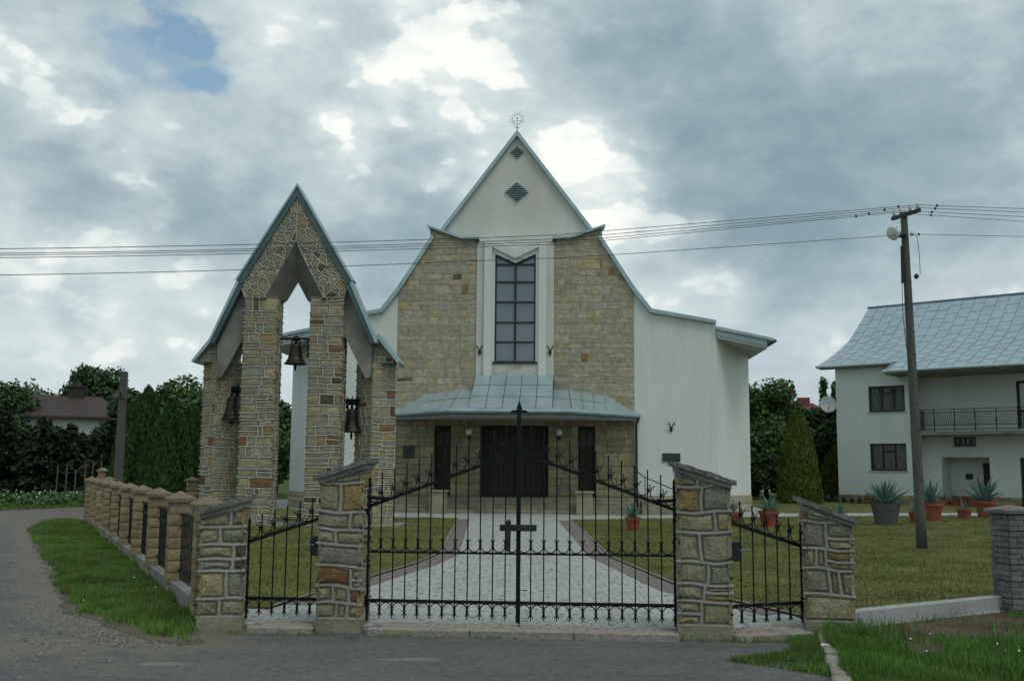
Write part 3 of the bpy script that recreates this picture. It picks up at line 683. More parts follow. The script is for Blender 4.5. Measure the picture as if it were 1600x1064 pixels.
def build_church():
    rng = random.Random(21); ch = church
    # nave behind the facade
    MB().prism([(-4.9, 0), (4.9, 0), (4.9, 8.5), (3.1, 11.15), (0, 15.45), (-3.1, 11.15), (-4.9, 8.5)], 0.95, 22).build('nave_wall', 'plaster', ch)
    g = MB().prism([(-3.3, 10.4), (3.3, 10.4), (3.05, 11.4), (0, 15.55), (-3.05, 11.4)], 0.6, 0.95).build('gable_wall', 'plaster_cream', ch)
    for (z, hw, hh, nsl) in ((14.83, 0.29, 0.27, 7), (13.12, 0.50, 0.43, 9)):
        v = MB(); v.prism([(0, z-hh), (hw, z), (0, z+hh), (-hw, z)], 0.585, 0.605)
        vent = v.build('vent', 'patina_dark' if z < 14 else 'seam', ch)
        for k in range(nsl):
            zz = z-hh+(k+0.5)*2*hh/nsl; w = hw*(1-abs(zz-z)/hh)*0.98
            if w < 0.03: continue
            MB().add([(-w, 0.585, zz-0.02), (w, 0.585, zz-0.02), (w, 0.53, zz-0.035), (-w, 0.53, zz-0.035), (-w, 0.585, zz+0.012), (w, 0.585, zz+0.012)], [(0, 1, 2, 3), (3, 2, 5, 4), (0, 3, 4), (1, 5, 2)]).build('slat', 'patina', vent)
    # roofs
    for s in (-1, 1):
        rf = MB()
        def pr(pts, y0, y1):
            p = [(s*x, z) for x, z in pts]
            rf.prism(p if s > 0 else p[::-1], y0, y1)
        pr([(0, 15.5), (3.32, 11.05), (3.42, 11.16), (0, 15.74)], 0.42, 22.2)
        pr([(3.35, 11.02), (4.72, 8.84), (5.42, 7.95), (8.05, 7.50), (8.05, 7.63), (5.50, 8.10), (4.84, 8.96), (3.44, 11.16)], -0.12, 22.2)
        roof = rf.build('roof', 'patina', ch)
        ai = MB(); p = [(8.06, 7.26), (10.32, 6.80), (10.32, 6.91), (8.06, 7.39)]; p = [(s*x, z) for x, z in p]
        ai.prism(p if s > 0 else p[::-1], -0.10, 20); ai.build('aisle_roof', 'patina', ch)
        fa = MB(); p = [(8.06, 7.04), (10.06, 6.62), (10.06, 6.85), (8.06, 7.26)]; p = [(s*x, z) for x, z in p]
        fa.prism(p if s > 0 else p[::-1], 0.02, 0.07); fa.build('fascia', 'patina', ch)
        sf = MB(); p = [(8.06, 6.92), (10.06, 6.50), (10.06, 6.62), (8.06, 7.04)]; p = [(s*x, z) for x, z in p]
        sf.prism(p if s > 0 else p[::-1], 0.04, 20); sf.build('soffit', 'concrete_light', ch)
        MB().tube([(s*10.36, -0.1, 6.80), (s*10.36, 20, 6.80)], 0.07, 8).build('gutter', 'patina_dark', ch)
        # white wing wall and its chamfered corner
        w = MB(); p = [(4.78, 0.66), (8.05, 0.66), (8.05, 7.5), (5.42, 7.96), (4.78, 8.76)]; p = [(s*x, z) for x, z in p]
        w.prism(p if s > 0 else p[::-1], 0.06, 0.5)
        def wall(a, b, za, zb, z0=0.66):
            vs = [(s*a[0], a[1], z0), (s*b[0], b[1], z0), (s*b[0], b[1], zb), (s*a[0], a[1], za)]
            w.add(vs, [(0, 1, 2, 3) if s > 0 else (3, 2, 1, 0)])
        wall((8.05, 0.06), (9.83, 2.96), 6.95, 6.58); wall((9.83, 2.96), (9.83, 20), 6.58, 6.58); wall((9.83, 20), (4.9, 20), 6.6, 8.5)
        w.build('wing_wall', 'plaster', ch)
        pl = MB(); pl.prismz([(s*4.78, 0.03), (s*8.07, 0.03), (s*9.86, 2.94), (s*9.86, 20), (s*9.5, 20), (s*9.5, 3.1), (s*7.9, 0.4), (s*4.78, 0.4)][::s], 0, 0.655)
        plo = pl.build('plinth', 'mortar_dark', ch)
        u = Vector((1.78, 2.9, 0)).normalized()
        fr = Frame((8.08, 0.02, 0), u) if s > 0 else Frame((-8.08-1.78, 0.02+2.9, 0), Vector((1.78, -2.9, 0)))
        masonry(face_polys(3.4, 0.65, 0.33, 0.6, rng, 0.01, 4+s, 0.05), fr, plo, rng, CHURCH_STONES, 0.008, 0.012, objects=False)
        fr = Frame((4.9 if s > 0 else -8.05, 0.03, 0), (1, 0, 0))
        masonry(face_polys(3.15, 0.65, 0.33, 0.6, rng, 0.01, 8+s, 0.05), fr, plo, rng, CHURCH_STONES, 0.008, 0.012, objects=False)
        # upper sandstone facing
        core = MB(); p = [(1.58, 3.9), (4.77, 3.9), (4.77, 8.90), (3.52, 10.90), (3.52, 11.42), (2.2, 10.96), (1.58, 10.96)]; p = [(s*x, z) for x, z in p]
        core.prism(p if s > 0 else p[::-1], 0.02, 0.9); fc = core.build('stone_facing', 'facing_mortar', ch)
        x0 = 1.58 if s > 0 else -4.77; wdt = 3.19; z0 = 3.9
        polys = []
        wf = warp_fn(0.03, 0.6, 31+s)
        cells = ashlar(wdt, 7.6, 0.295, 0.50, rng, 0.14)
        pcs = [[(0, 0), (0.62, 0), (0.62, 7.06), (0, 7.06)], [(0.62, 0), (1.94, 0), (1.94, 7.52), (0.62, 7.06)], [(1.94, 0), (3.19, 0), (3.19, 5.0), (1.94, 7.0)]]
        if s < 0: pcs = [[(wdt-a, b) for a, b in q][::-1] for q in pcs]
        for c in cells:
            q0 = cell_poly(c, wdt, 7.6, wf)
            for pc in pcs:
                q = clip_convex(q0, pc)
                if len(q) >= 3 and abs(area(q)) > 0.006: polys.append(q)
        masonry(polys, Frame((x0, 0.02, z0), (1, 0, 0)), fc, rng, CHURCH_STONES, 0.005, 0.013)
        # metal cap of the facing: flat by the window, rising to the outer corner
        cp = MB(); p = [(1.50, 10.965), (2.2, 10.965), (3.60, 11.465), (3.66, 11.57), (2.2, 11.07), (1.50, 11.07)]; p = [(s*x, z) for x, z in p]
        cp.prism(p if s > 0 else p[::-1], -0.16, 0.62); cp.build('metal_cap', 'patina', ch)
        MB().box(min(s*1.5, s*1.62), max(s*1.5, s*1.62), -0.1, 0.02, 10.84, 10.965).build('cap_return', 'black_metal', ch)
        # pale bands beside the window frame
        x = sorted((s*1.255, s*1.575)); MB().box(x[0], x[1], -0.03, 0.4, 5.2, 10.86).build('window_band', 'plaster_cream', ch)
        fr2 = MB(); p = [(0, 10.55), (0, 10.16), (0.95, 10.62), (0.95, 5.36), (1.26, 5.36), (1.26, 11.06)]; p = [(s*x, z) for x, z in p]
        fr2.prism(p if s > 0 else p[::-1], -0.17, 0.3); fr2.build('window_surround', 'plaster', ch)
        # lower wall round the doors, large squared blocks
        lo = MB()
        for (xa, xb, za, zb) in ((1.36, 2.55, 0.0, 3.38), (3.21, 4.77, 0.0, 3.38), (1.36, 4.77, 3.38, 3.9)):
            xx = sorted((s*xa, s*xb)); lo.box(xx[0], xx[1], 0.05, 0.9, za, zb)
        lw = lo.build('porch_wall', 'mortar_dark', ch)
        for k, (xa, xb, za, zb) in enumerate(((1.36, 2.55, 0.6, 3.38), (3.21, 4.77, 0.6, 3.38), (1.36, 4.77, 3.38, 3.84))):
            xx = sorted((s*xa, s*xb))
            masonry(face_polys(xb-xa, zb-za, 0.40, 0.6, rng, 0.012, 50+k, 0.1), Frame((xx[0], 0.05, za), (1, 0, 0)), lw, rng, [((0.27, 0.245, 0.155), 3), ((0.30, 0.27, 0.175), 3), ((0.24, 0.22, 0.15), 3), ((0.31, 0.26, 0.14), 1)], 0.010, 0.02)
        # side door
        dx = s*2.88; dr = MB().box(dx-0.33, dx+0.33, 0.42, 0.5, 0.55, 3.38).build('door', 'dark_wood', ch)
        for zz in (0.75, 1.65): 
            for q in (-1, 1): MB().bbox(dx+q*0.155-0.125, dx+q*0.155+0.125, 0.395, 0.425, zz, zz+0.78, 0.012).build('panel', 'dark_wood', dr)
        for q in (-1, 1): MB().box(dx+q*0.155-0.11, dx+q*0.155+0.11, 0.405, 0.42, 2.58, 3.15).build('pane', 'plaque', dr)
        MB().tube([(dx+s*0.24, 0.36, 1.55), (dx+s*0.24, 0.36, 1.75)], 0.015, 6).build('handle', 'black_metal', dr)
    # wall above the main door, main door
    MB().box(-1.36, 1.36, 0.06, 0.9, 3.40, 5.0).build('door_lintel', 'stone_plain', ch)
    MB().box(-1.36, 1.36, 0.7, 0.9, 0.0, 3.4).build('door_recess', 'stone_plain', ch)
    for s in (-1, 1):
        x = sorted((s*0.012, s*1.3)); dr = MB().box(x[0], x[1], 0.5, 0.58, 0.56, 3.38).build('main_door', 'dark_wood', ch)
        for k in range(6):
            xa = x[0]+0.02+k*(x[1]-x[0]-0.04)/6; MB().bbox(xa+0.006, xa+(x[1]-x[0]-0.04)/6-0.006, 0.475, 0.505, 0.62, 3.3, 0.008).build('plank', 'dark_wood', dr)
        MB().tube([(s*0.10, 0.44, 1.5), (s*0.10, 0.44, 1.8)], 0.018, 6).build('handle', 'black_metal', dr)
    # centre of the facade above and below the window
    MB().prism([(-1.255, 11.06), (0, 10.55), (1.255, 11.06)], -0.05, 0.5).build('window_head', 'plaster', ch)
    inn = MB()
    for s in (-1, 1):
        p = [(0.0, 10.16), (0.0, 9.98), (0.83, 10.36), (0.83, 5.93), (0.0, 5.93), (0.0, 5.30), (0.95, 5.30), (0.95, 10.62)]; p = [(s*x, z) for x, z in p]
        inn.prism(p[::-1] if s > 0 else p, -0.06, 0.3)
    inn.build('window_reveal', 'plaster', ch)
    MB().box(-0.90, 0.90, -0.068, 0.2, 5.40, 5.84).build('sill_panel', 'stained_plaster', ch)
    MB().box(-1.5, 1.5, 0.35, 0.9, 4.9, 11.0).build('facade_core', 'plaster', ch)
    wn = thing_part('window', ch)
    zr = [5.95, 6.75, 7.55, 8.38, 9.21, 9.93]
    fb = MB()
    fb.box(-0.83, -0.765, 0.02, 0.2, 5.93, 10.36); fb.box(0.765, 0.83, 0.02, 0.2, 5.93, 10.36); fb.box(-0.045, 0.045, 0.0, 0.2, 5.96, 9.95)
    for z in zr: fb.box(-0.79, 0.79, 0.03, 0.2, z-0.035, z+0.035)
    for s in (-1, 1):
        p = [(0, 9.94), (0.0, 10.0), (0.83, 10.38), (0.83, 10.27), (0.1, 9.94)]; p = [(s*x, z) for x, z in p]; fb.prism(p[::-1] if s > 0 else p, 0.01, 0.2)
    fb.build('frame', 'frame_dark', wn)
    MB().box(-0.9, 0.9, -0.12, 0.05, 5.86, 5.94).build('sill', 'frame_dark', wn)
    for s in (-1, 1):
        for k in range(5):
            x = sorted((s*0.045, s*0.765)); MB().box(x[0], x[1], 0.10, 0.12, zr[k]+0.035, zr[k+1]-0.035).build('pane', 'church_glass', wn)
        p = [(0.14, 9.965), (0.765, 9.965), (0.765, 10.24)]; p = [(s*x, z) for x, z in p]; MB().prism(p if s > 0 else p[::-1], 0.10, 0.12).build('pane', 'church_glass', wn)
    # canopy over the doors
    E0 = 3.86; yE = -3.0
    cn = MB(); plan = [(-4.90, 0.0), (-3.55, -1.55), (-2.25, yE), (2.25, yE), (3.55, -1.55), (4.90, 0.0)]
    cn.prismz(plan, 3.60, 3.80); can = cn.build('canopy_slab', 'concrete_light', ch)
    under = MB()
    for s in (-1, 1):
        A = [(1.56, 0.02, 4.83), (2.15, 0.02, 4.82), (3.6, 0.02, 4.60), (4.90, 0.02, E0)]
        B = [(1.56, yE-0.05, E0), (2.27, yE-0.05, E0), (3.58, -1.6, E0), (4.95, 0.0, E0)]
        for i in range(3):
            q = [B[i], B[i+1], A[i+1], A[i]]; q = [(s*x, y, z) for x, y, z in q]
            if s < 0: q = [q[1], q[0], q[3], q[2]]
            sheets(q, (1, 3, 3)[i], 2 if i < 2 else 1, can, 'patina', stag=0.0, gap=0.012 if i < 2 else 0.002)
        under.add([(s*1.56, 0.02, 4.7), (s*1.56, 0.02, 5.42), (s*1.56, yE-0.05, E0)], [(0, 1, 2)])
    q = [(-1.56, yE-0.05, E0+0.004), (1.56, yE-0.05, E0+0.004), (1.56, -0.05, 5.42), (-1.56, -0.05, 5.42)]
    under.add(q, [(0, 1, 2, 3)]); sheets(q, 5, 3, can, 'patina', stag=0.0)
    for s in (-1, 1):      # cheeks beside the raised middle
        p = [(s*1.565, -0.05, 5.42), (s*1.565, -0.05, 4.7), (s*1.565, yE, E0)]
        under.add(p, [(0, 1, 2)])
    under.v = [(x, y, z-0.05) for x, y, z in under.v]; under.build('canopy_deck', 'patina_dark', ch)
    gp = [(-4.97, 0.0, 3.80), (-3.6, -1.62, 3.80), (-2.28, yE-0.06, 3.80), (2.28, yE-0.06, 3.80), (3.6, -1.62, 3.80), (4.97, 0.0, 3.80)]
    MB().tube(gp, 0.085, 8).build('canopy_gutter', 'patina', ch)
    MB().tube([(x, y, z-0.10) for x, y, z in gp], 0.045, 6).build('gutter_drip', 'patina_dark', ch)
    MB().tube([(4.95, -0.02, 3.75), (4.84, -0.08, 3.4), (4.84, -0.08, 0.15)], 0.05, 8).build('downpipe', 'black_metal', ch)
    # finial: ring with rays over the ridge
    fin = thing_part('ray_finial', ch); zc = 16.22; R = 0.20
    mb = MB(); mb.tube([(R*math.cos(t), 0.5, zc+R*math.sin(t)) for t in np.linspace(0, 2*PI, 25)], 0.010, 5, cap=False); mb.build('ring', 'seam', fin)
    for k in range(16):
        t = 2*PI*k/16; MB().tube([((R+0.02)*math.cos(t), 0.5, zc+(R+0.02)*math.sin(t)), ((R+0.11+0.05*(k % 2))*math.cos(t), 0.5, zc+(R+0.11+0.05*(k % 2))*math.sin(t))], 0.008, 4).build('ray', 'seam', fin)
    MB().tube([(0, 0.5, 15.6), (0, 0.5, zc-R)], 0.02, 6).build('stem', 'seam', fin)
    mb = MB(); mb.tube([(-0.2, 0.5, zc-0.08), (0.2, 0.5, zc-0.08)], 0.012, 5); mb.tube([(-0.1, 0.5, 15.86), (0.1, 0.5, 15.86)], 0.015, 5); mb.tube([(0, 0.5, zc-0.08), (0, 0.5, zc+0.12)], 0.012, 5); mb.tube([(-0.07, 0.5, zc+0.05), (0.07, 0.5, zc+0.05)], 0.012, 5); mb.build('cross_piece', 'seam', fin)
    # steps
    for k in range(4):
        z1 = 0.56-0.14*k; y0 = -0.75-0.42*k
        r2 = random.Random(k); xs = [-4.75]
        while xs[-1] < 4.75: xs.append(min(4.75, xs[-1]+r2.uniform(1.1, 1.9)))
        st = thing_part('step', ch)
        for a, b in zip(xs[:-1], xs[1:]):
            if b-a < 0.05: continue
            MB().bbox(a+0.004, b-0.004, y0, 0.05 if k == 0 else y0+0.46, z1-0.15 if k else 0.0, z1+r2.uniform(-0.006, 0.006), 0.012).build('slab', 'step_stone', st)
    for s in (-1, 1):
        x = s*2.75; pd = MB().bbox(x-0.30, x+0.30, -2.35, -1.55, 0, 0.78, 0.01).build('pedestal', 'stone_plain', ch)
        MB().bbox(x-0.36, x+0.36, -2.41, -1.49, 0.78, 0.86, 0.015).build('cap_slab', 'step_stone', pd)
    # side ramp with handrail at the right
    MB().add([(4.95, -1.6, 0), (6.5, -1.6, 0), (4.95, -1.6, 0.5), (4.95, -0.2, 0), (6.5, -0.2, 0), (4.95, -0.2, 0.5)], [(0, 1, 2), (5, 4, 3), (0, 3, 4, 1), (1, 4, 5, 2), (2, 5, 3, 0)]).build('ramp', 'step_stone', ch)
    hr = MB(); hr.tube([(4.75, -1.6, 1.62), (5.0, -1.6, 1.42), (6.2, -1.6, 0.92), (6.4, -1.6, 0.85), (6.42, -1.6, 0.72)], 0.022, 6); hr.tube([(5.05, -1.6, 0.4), (5.05, -1.6, 1.4)], 0.018, 6); hr.tube([(6.15, -1.6, 0.05), (6.15, -1.6, 0.94)], 0.018, 6); hr.build('handrail', 'iron', ch)
def thing_part(name, parent):
    o = bpy.data.objects.new(name, None); C.objects.link(o); o.parent = parent; o.empty_display_size = 0.1; return o
build_church()
def on(parent, p): return parent.matrix_basis @ Vector(p)
def church_pt(x, y, z): return Matrix.Translation(church.location) @ Matrix.Rotation(rad(-3), 4, 'Z') @ Vector((x, y, z))
for s, txt in ((-1, 'white globe wall lamp between left side door and main door'), (1, 'white globe wall lamp between main door and right side door')):
    t = thing('wall_lamp', txt, 'lamp', church_pt(s*1.80, 0.02, 3.12), rad(-3), 'globe lamps by the church doors')
    MB().lathe([(0.001, -0.145), (0.07, -0.125), (0.12, -0.07), (0.145, 0.0), (0.12, 0.075), (0.07, 0.125), (0.001, 0.145)], 16, (0, -0.22, 0.0)).build('globe', 'globe', t, smooth=True)
    mb = MB(); mb.lathe([(0.05, -0.22), (0.075, -0.14), (0.06, -0.12)], 12, (0, -0.22, 0)); mb.tube([(0, 0.0, -0.24), (0, -0.12, -0.26), (0, -0.22, -0.2)], 0.016, 6); mb.box(-0.05, 0.05, -0.012, 0.005, -0.32, -0.16); mb.build('bracket', 'black_metal', t)
for (x, y, z, w, h, nm, lb) in ((-4.22, 0.0, 2.33, 0.45, 0.50, 'plaque', 'dark square plaque on the sandstone left of the side door'), (6.22, 0.03, 2.17, 0.70, 0.33, 'plaque', 'dark green rectangular plaque on the white wing wall')):
    t = thing(nm, lb, 'plaque', church_pt(x, y, z), rad(-3))
    MB().bbox(-w/2, w/2, -0.03, 0.03, -h/2, h/2, 0.006).build('plate', 'plaque', t)
    for sx in (-1, 1):
        for sz in (-1, 1): MB().lathe([(0.012, -0.0), (0.012, 0.01), (0.004, 0.014)], 6, (sx*(w/2-0.03), -0.03, sz*(h/2-0.03))).build('screw', 'seam', t)
for (x, y, z, lb) in ((-1.42, -0.03, 6.42, 'small forked flag holder on the left band of the tall window'), (1.42, -0.03, 6.42, 'small forked flag holder on the right band of the tall window'), (6.23, 0.06, 3.38, 'small forked flag holder on the white wing above the plaque')):
    t = thing('flag_holder', lb, 'flag holder', church_pt(x, y, z), rad(-3), 'flag holders on the church front')
    for q in (-1, 1): MB().tube([(0, -0.04, -0.12), (q*0.04, -0.10, 0.02), (q*0.13, -0.16, 0.16)], [0.02, 0.025, 0.03], 6).build('socket', 'frame_brown', t)
    MB().box(-0.05, 0.05, -0.05, 0.0, -0.2, 0.0).build('base_plate', 'frame_brown', t)
# ------------------------------------------------------------------ bell tower
tower = thing('bell_tower', 'rubble stone bell tower with pointed metal roof and open arch', 'bell tower', (-6.35, 29.91, 0.05), rad(-2))
def build_tower():
    rng = random.Random(77); t = tower
    # two inner pillars
    for s in (-1, 1):
        x0, x1 = sorted((s*0.51, s*1.43)); y0, y1 = -0.40, 0.25; H = 6.6
        pl = MB().box(x0, x1, y0, y1, 0, H).build('pillar', 'tower_mortar', t)
        masonry(face_polys(x1-x0, H, 0.245, 0.40, rng, 0.02, 60+s, 0.18, ext=0.05), Frame((x0, y0, 0), (1, 0, 0)), pl, rng, TOWER_STONES, 0.020, 0.028, 0.040, mort='tower_mortar', lim=x1-x0)
        masonry(face_polys(0.65, H, 0.245, 0.40, rng, 0.02, 63+s, 0.15, ext=0.05), Frame((x1, y0, 0), (0, 1, 0)), pl, rng, TOWER_STONES, 0.020, 0.028, 0.040, mort='tower_mortar', objects=False, lim=0.65)
        masonry(face_polys(0.65, H, 0.245, 0.40, rng, 0.02, 66+s, 0.15, ext=0.05), Frame((x0, y1, 0), (0, -1, 0)), pl, rng, TOWER_STONES, 0.020, 0.028, 0.040, mort='tower_mortar', objects=False, lim=0.65)
        masonry(face_polys(x1-x0, H, 0.245, 0.40, rng, 0.02, 69+s, 0.15, ext=0.05), Frame((x1, y1, 0), (-1, 0, 0)), pl, rng, TOWER_STONES, 0.020, 0.028, 0.040, mort='tower_mortar', objects=False, lim=x1-x0)
    # gable between the pillars and the roof
    gp = [(-1.45, 6.6), (-0.84, 6.6), (-0.02, 8.22), (0.02, 8.22), (0.84, 6.6), (1.45, 6.6), (1.58, 7.0), (0.0, 9.74), (-1.58, 7.0)]
    gb = MB().prism(gp, -0.40, -0.04).build('gable', 'tower_mortar', t)
    r2 = random.Random(5)
    for s in (-1, 1):
        conv = [(0.0, 8.26), (0.86, 6.58), (1.47, 6.58), (1.60, 6.97), (0.0, 9.72)]
        # rows near the pillar, crazy paving round the arch
        pts = []
        tries = 0
        while len(pts) < 95 and tries < 4000:
            tries += 1; p = (r2.uniform(0.0, 1.6), r2.uniform(6.5, 9.95))
            if any((p[0]-q[0])**2+((p[1]-q[1])*1.25)**2 < 0.155**2 for q in pts): continue
            pts.append(p)
        cells = []
        for poly in ([(0.0, 8.26), (0.86, 6.58), (1.47, 6.58), (1.60, 6.97)], [(0.0, 8.26), (1.60, 6.97), (0.0, 9.72)]):
            pass
        for q in voronoi([(0, 6.4), (1.7, 6.4), (1.7, 10), (0, 10)], pts):
            for poly in ([(0.0, 8.26), (0.86, 6.58), (1.47, 6.58), (1.60, 6.97)], [(0.0, 8.26), (1.60, 6.97), (0.0, 9.72)]):
                c = clip_convex(q, poly)
                if len(c) >= 3 and abs(area(c)) > 0.004: cells.append(c)
        if s < 0: cells = [[(-a, b) for a, b in c][::-1] for c in cells]
        masonry(cells, Frame((0, -0.40, 0), (1, 0, 0)), gb, rng, TOWER_STONES, 0.020, 0.028, 0.040, mort='tower_mortar')
    # splayed concrete chevron over the opening
    cv = MB()
    fo = [(-0.84, 6.62), (0.0, 8.25), (0.84, 6.62)]; fi = [(-0.80, 6.55), (0.0, 8.10), (0.80, 6.55)]
    bo = [(-0.49, 6.42), (-0.30, 6.56), (0.0, 7.10), (0.30, 6.56), (0.49, 6.42)]
    vs = [(x, -0.45, z) for x, z in fo]+[(-0.84, -0.45, 6.54), (0.84, -0.45, 6.54)]+[(x, 0.0, z) for x, z in bo]
    cv.add(vs, [(0, 6, 7, 1), (1, 7, 8, 2), (3, 5, 6, 0), (2, 8, 9, 4)])
    for s in (-1, 1):     # soffit under the feet of the chevron
        cv.add([(s*0.84, -0.5, 6.54), (s*0.49, 0.12, 6.42), (s*1.3, 0.12, 6.42), (s*1.3, -0.38, 6.54)], [(0, 1, 2, 3)])
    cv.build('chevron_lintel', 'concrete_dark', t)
    # roof strips over the frame
    for s in (-1, 1):
        r = MB()
        def pr(mb, pts, y0, y1):
            p = [(s*x, z) for x, z in pts]; mb.prism(p if s > 0 else p[::-1], y0, y1)
        pr(r, [(0, 9.89), (1.69, 7.06), (1.74, 7.09), (0, 9.99)], -0.52, 0.0)
        pr(r, [(1.63, 7.0), (2.41, 5.25), (2.46, 5.28), (1.70, 7.06)], -0.50, 0.05)
        r.build('roof_cover', 'patina', t)
        f = MB(); pr(f, [(0, 9.60), (1.54, 6.96), (1.69, 7.06), (0, 9.89)], -0.48, -0.02); pr(f, [(1.52, 6.92), (2.30, 5.22), (2.41, 5.25), (1.63, 7.0)], -0.46, 0.03); f.build('verge_board', 'patina_dark', t)
        # slanting concrete leg between inner and outer pillar
        l = MB(); pr(l, [(1.43, 5.58), (2.10, 4.26), (2.22, 4.26), (2.26, 4.40), (2.26, 5.22), (1.52, 6.92), (1.43, 6.9)], -0.22, 0.45)
        l.build('concrete_leg', 'concrete', t)
    # outer pillars, set diagonally
    sd = 0.80; hd = sd/2
    for s in (-1, 1):
        cx, cy = s*2.30, 0.55; H = 4.75
        m = Matrix.Translation((cx, cy, 0)) @ Matrix.Rotation(rad(45), 4, 'Z')
        pl = MB().box(-hd, hd, -hd, hd, 0, H, m=m).build('pillar', 'tower_mortar', t)
        dg = hd*math.sqrt(2)
        A = Vector((cx-dg, cy, 0)); B = Vector((cx, cy-dg, 0)); D = Vector((cx+dg, cy, 0))
        r45 = math.sqrt(0.5)
        masonry(face_polys(sd, H, 0.245, 0.40, rng, 0.02, 80+s, 0.15, ext=0.05), Frame(A, (r45, -r45, 0)), pl, rng, TOWER_STONES, 0.020, 0.028, 0.040, mort='tower_mortar', lim=sd)
        masonry(face_polys(sd, H, 0.245, 0.40, rng, 0.02, 83+s, 0.15, ext=0.05), Frame(B, (r45, r45, 0)), pl, rng, TOWER_STONES, 0.020, 0.028, 0.040, mort='tower_mortar', lim=sd)
        masonry(face_polys(sd, H, 0.245, 0.40, rng, 0.02, 86+s, 0.15, ext=0.05), Frame(D, (-r45, r45, 0)), pl, rng, TOWER_STONES, 0.020, 0.028, 0.040, mort='tower_mortar', objects=False, lim=sd)
        masonry(face_polys(sd, H, 0.245, 0.40, rng, 0.02, 89+s, 0.15, ext=0.05), Frame((cx, cy+dg, 0), (-r45, -r45, 0)), pl, rng, TOWER_STONES, 0.020, 0.028, 0.040, mort='tower_mortar', objects=False, lim=sd)
        # head of the pillar: stone wedge under a small lean roof
        xi, xo = s*1.85, s*2.88
        h = MB()
        def pr2(mb, pts, y0, y1): mb.prism(pts if s > 0 else pts[::-1], y0, y1)
        pr2(h, [(s*1.9, 4.75), (s*2.86, 4.75), (s*2.86, 4.86), (s*2.44, 5.42), (s*1.9, 5.42)], 0.1, 0.95); hd_o = h.build('pillar_head', 'mortar', t)
        conv = [(0.42, 0.0), (0.96, 0.0), (0.96, 0.09), (0.54, 0.66), (0.42, 0.66)]
        if s < 0: conv = [(0.96-a, b) for a, b in conv][::-1]
        masonry(face_polys(0.96, 0.7, 0.2, 0.36, rng, 0.01, 95+s, 0.1, conv), Frame((s*1.9 if s > 0 else -2.86, 0.1, 4.75), (1, 0, 0)), hd_o, rng, TOWER_STONES, 0.018, 0.02, 0.03, mort='tower_mortar')
        r = MB(); pr2(r, [(s*2.43, 5.42), (s*3.02, 4.70), (s*3.08, 4.75), (s*2.44, 5.58)], -0.08, 1.1); pr2(r, [(s*2.30, 5.28), (s*2.43, 5.42), (s*2.44, 5.58), (s*2.30, 5.42)], -0.08, 1.1); r.build('pillar_roof', 'patina', t)
    MB().prismz([(-3.2, -0.7), (3.2, -0.7), (3.2, 1.4), (-3.2, 1.4)], -0.05, 0.06).build('base_slab', 'concrete', t)
build_tower()
def tower_pt(x, y, z): return Matrix.Translation(tower.location) @ Matrix.Rotation(rad(-2), 4, 'Z') @ Vector((x, y, z))
def bell(lip, R, H, loc, label, kind):
    b = thing('bell', label, 'bell', tower_pt(*loc), rad(-2), 'bells in the stone bell tower')
    prof = [(0.001, 0.93), (0.30, 0.93), (0.46, 0.90), (0.50, 0.84), (0.52, 0.70), (0.56, 0.48), (0.63, 0.30), (0.76, 0.14), (0.94, 0.03), (1.0, 0.0), (0.96, -0.015), (0.86, 0.02), (0.6, 0.26), (0.5, 0.5), (0.001, 0.8)]
    MB().lathe([(r*R, z*H) for r, z in prof], 28).build('body', 'bronze', b, smooth=True)
    for z in (0.17, 0.80): MB().lathe([(R*(0.745 if z < .5 else 0.515), z*H-0.012), (R*(0.745 if z < .5 else 0.515)+0.014, z*H), (R*(0.72 if z < .5 else 0.512), z*H+0.014)], 28).build('band', 'bronze', b, smooth=True)
    cl = MB(); cl.tube([(0, 0, 0.6*H), (0, 0, -0.06*H), (0, 0, -0.12*H), (0, 0, -0.32*H)], [0.018, 0.03, 0.045, 0.02], 8); cl.build('clapper', 'iron', b)
    cr = MB()
    for a in (-1, 1):
        cr.tube([(a*0.09, 0, 0.93*H), (a*0.13, 0, 1.02*H), (a*0.10, 0, 1.12*H), (0, 0, 1.14*H)], 0.025, 6); cr.tube([(0, a*0.09, 0.93*H), (0, a*0.12, 1.02*H), (0, 0, 1.12*H)], 0.025, 6)
    cr.build('crown', 'iron', b)
    y = MB()
    if kind == 'centre':
        y.beam((-0.47, 0, 1.20*H), (0.40, 0, 1.20*H), 0.07, 0.06); y.lathe([(0.10, 1.1*H), (0.13, 1.18*H), (0.08, 1.3*H), (0.02, 1.36*H)], 8)
        y.build('headstock', 'iron', b)
        k = MB(); k.tube([(0.40, 0, 1.20*H), (0.36, 0, 1.1*H), (0.36, 0, 0.35*H), (0.46, 0, 0.05*H)], 0.026, 6); k.tube([(0.47, 0, 1.22*H), (0.47, 0, -0.05*H)], 0.026, 6); k.build('bracket', 'iron', b)
    else:
        s = kind
        y.beam((-s*0.36, 0, 1.25*H), (s*0.48, 0, 1.25*H), 0.16, 0.15)
        for q in np.linspace(-0.28, 0.28, 5): y.tube([(q, 0, 1.3*H), (q, 0, 1.48*H-abs(q)*0.15)], 0.018, 5)
        for q in (-0.16, 0, 0.16): y.tube([(q, 0, 0.93*H), (q, 0, 1.2*H)], 0.03, 6)
        y.build('headstock', 'iron', b)
        MB().box(min(s*0.30, s*0.56), max(s*0.30, s*0.56), -0.12, 0.12, 1.0*H, 1.2*H).build('bracket', 'iron', b)
    return b
bell(0, 0.345, 0.62, (0, 0.0, 4.68), 'small bronze bell hanging between the two inner pillars', 'centre')
bell(0, 0.36, 0.72, (-1.93, 0.35, 3.06), 'large bronze bell hanging between left outer and inner pillars', -1)
bell(0, 0.36, 0.72, (1.62, 0.45, 2.72), 'dark bronze bell hanging lowest, beside the right outer pillar', 1)

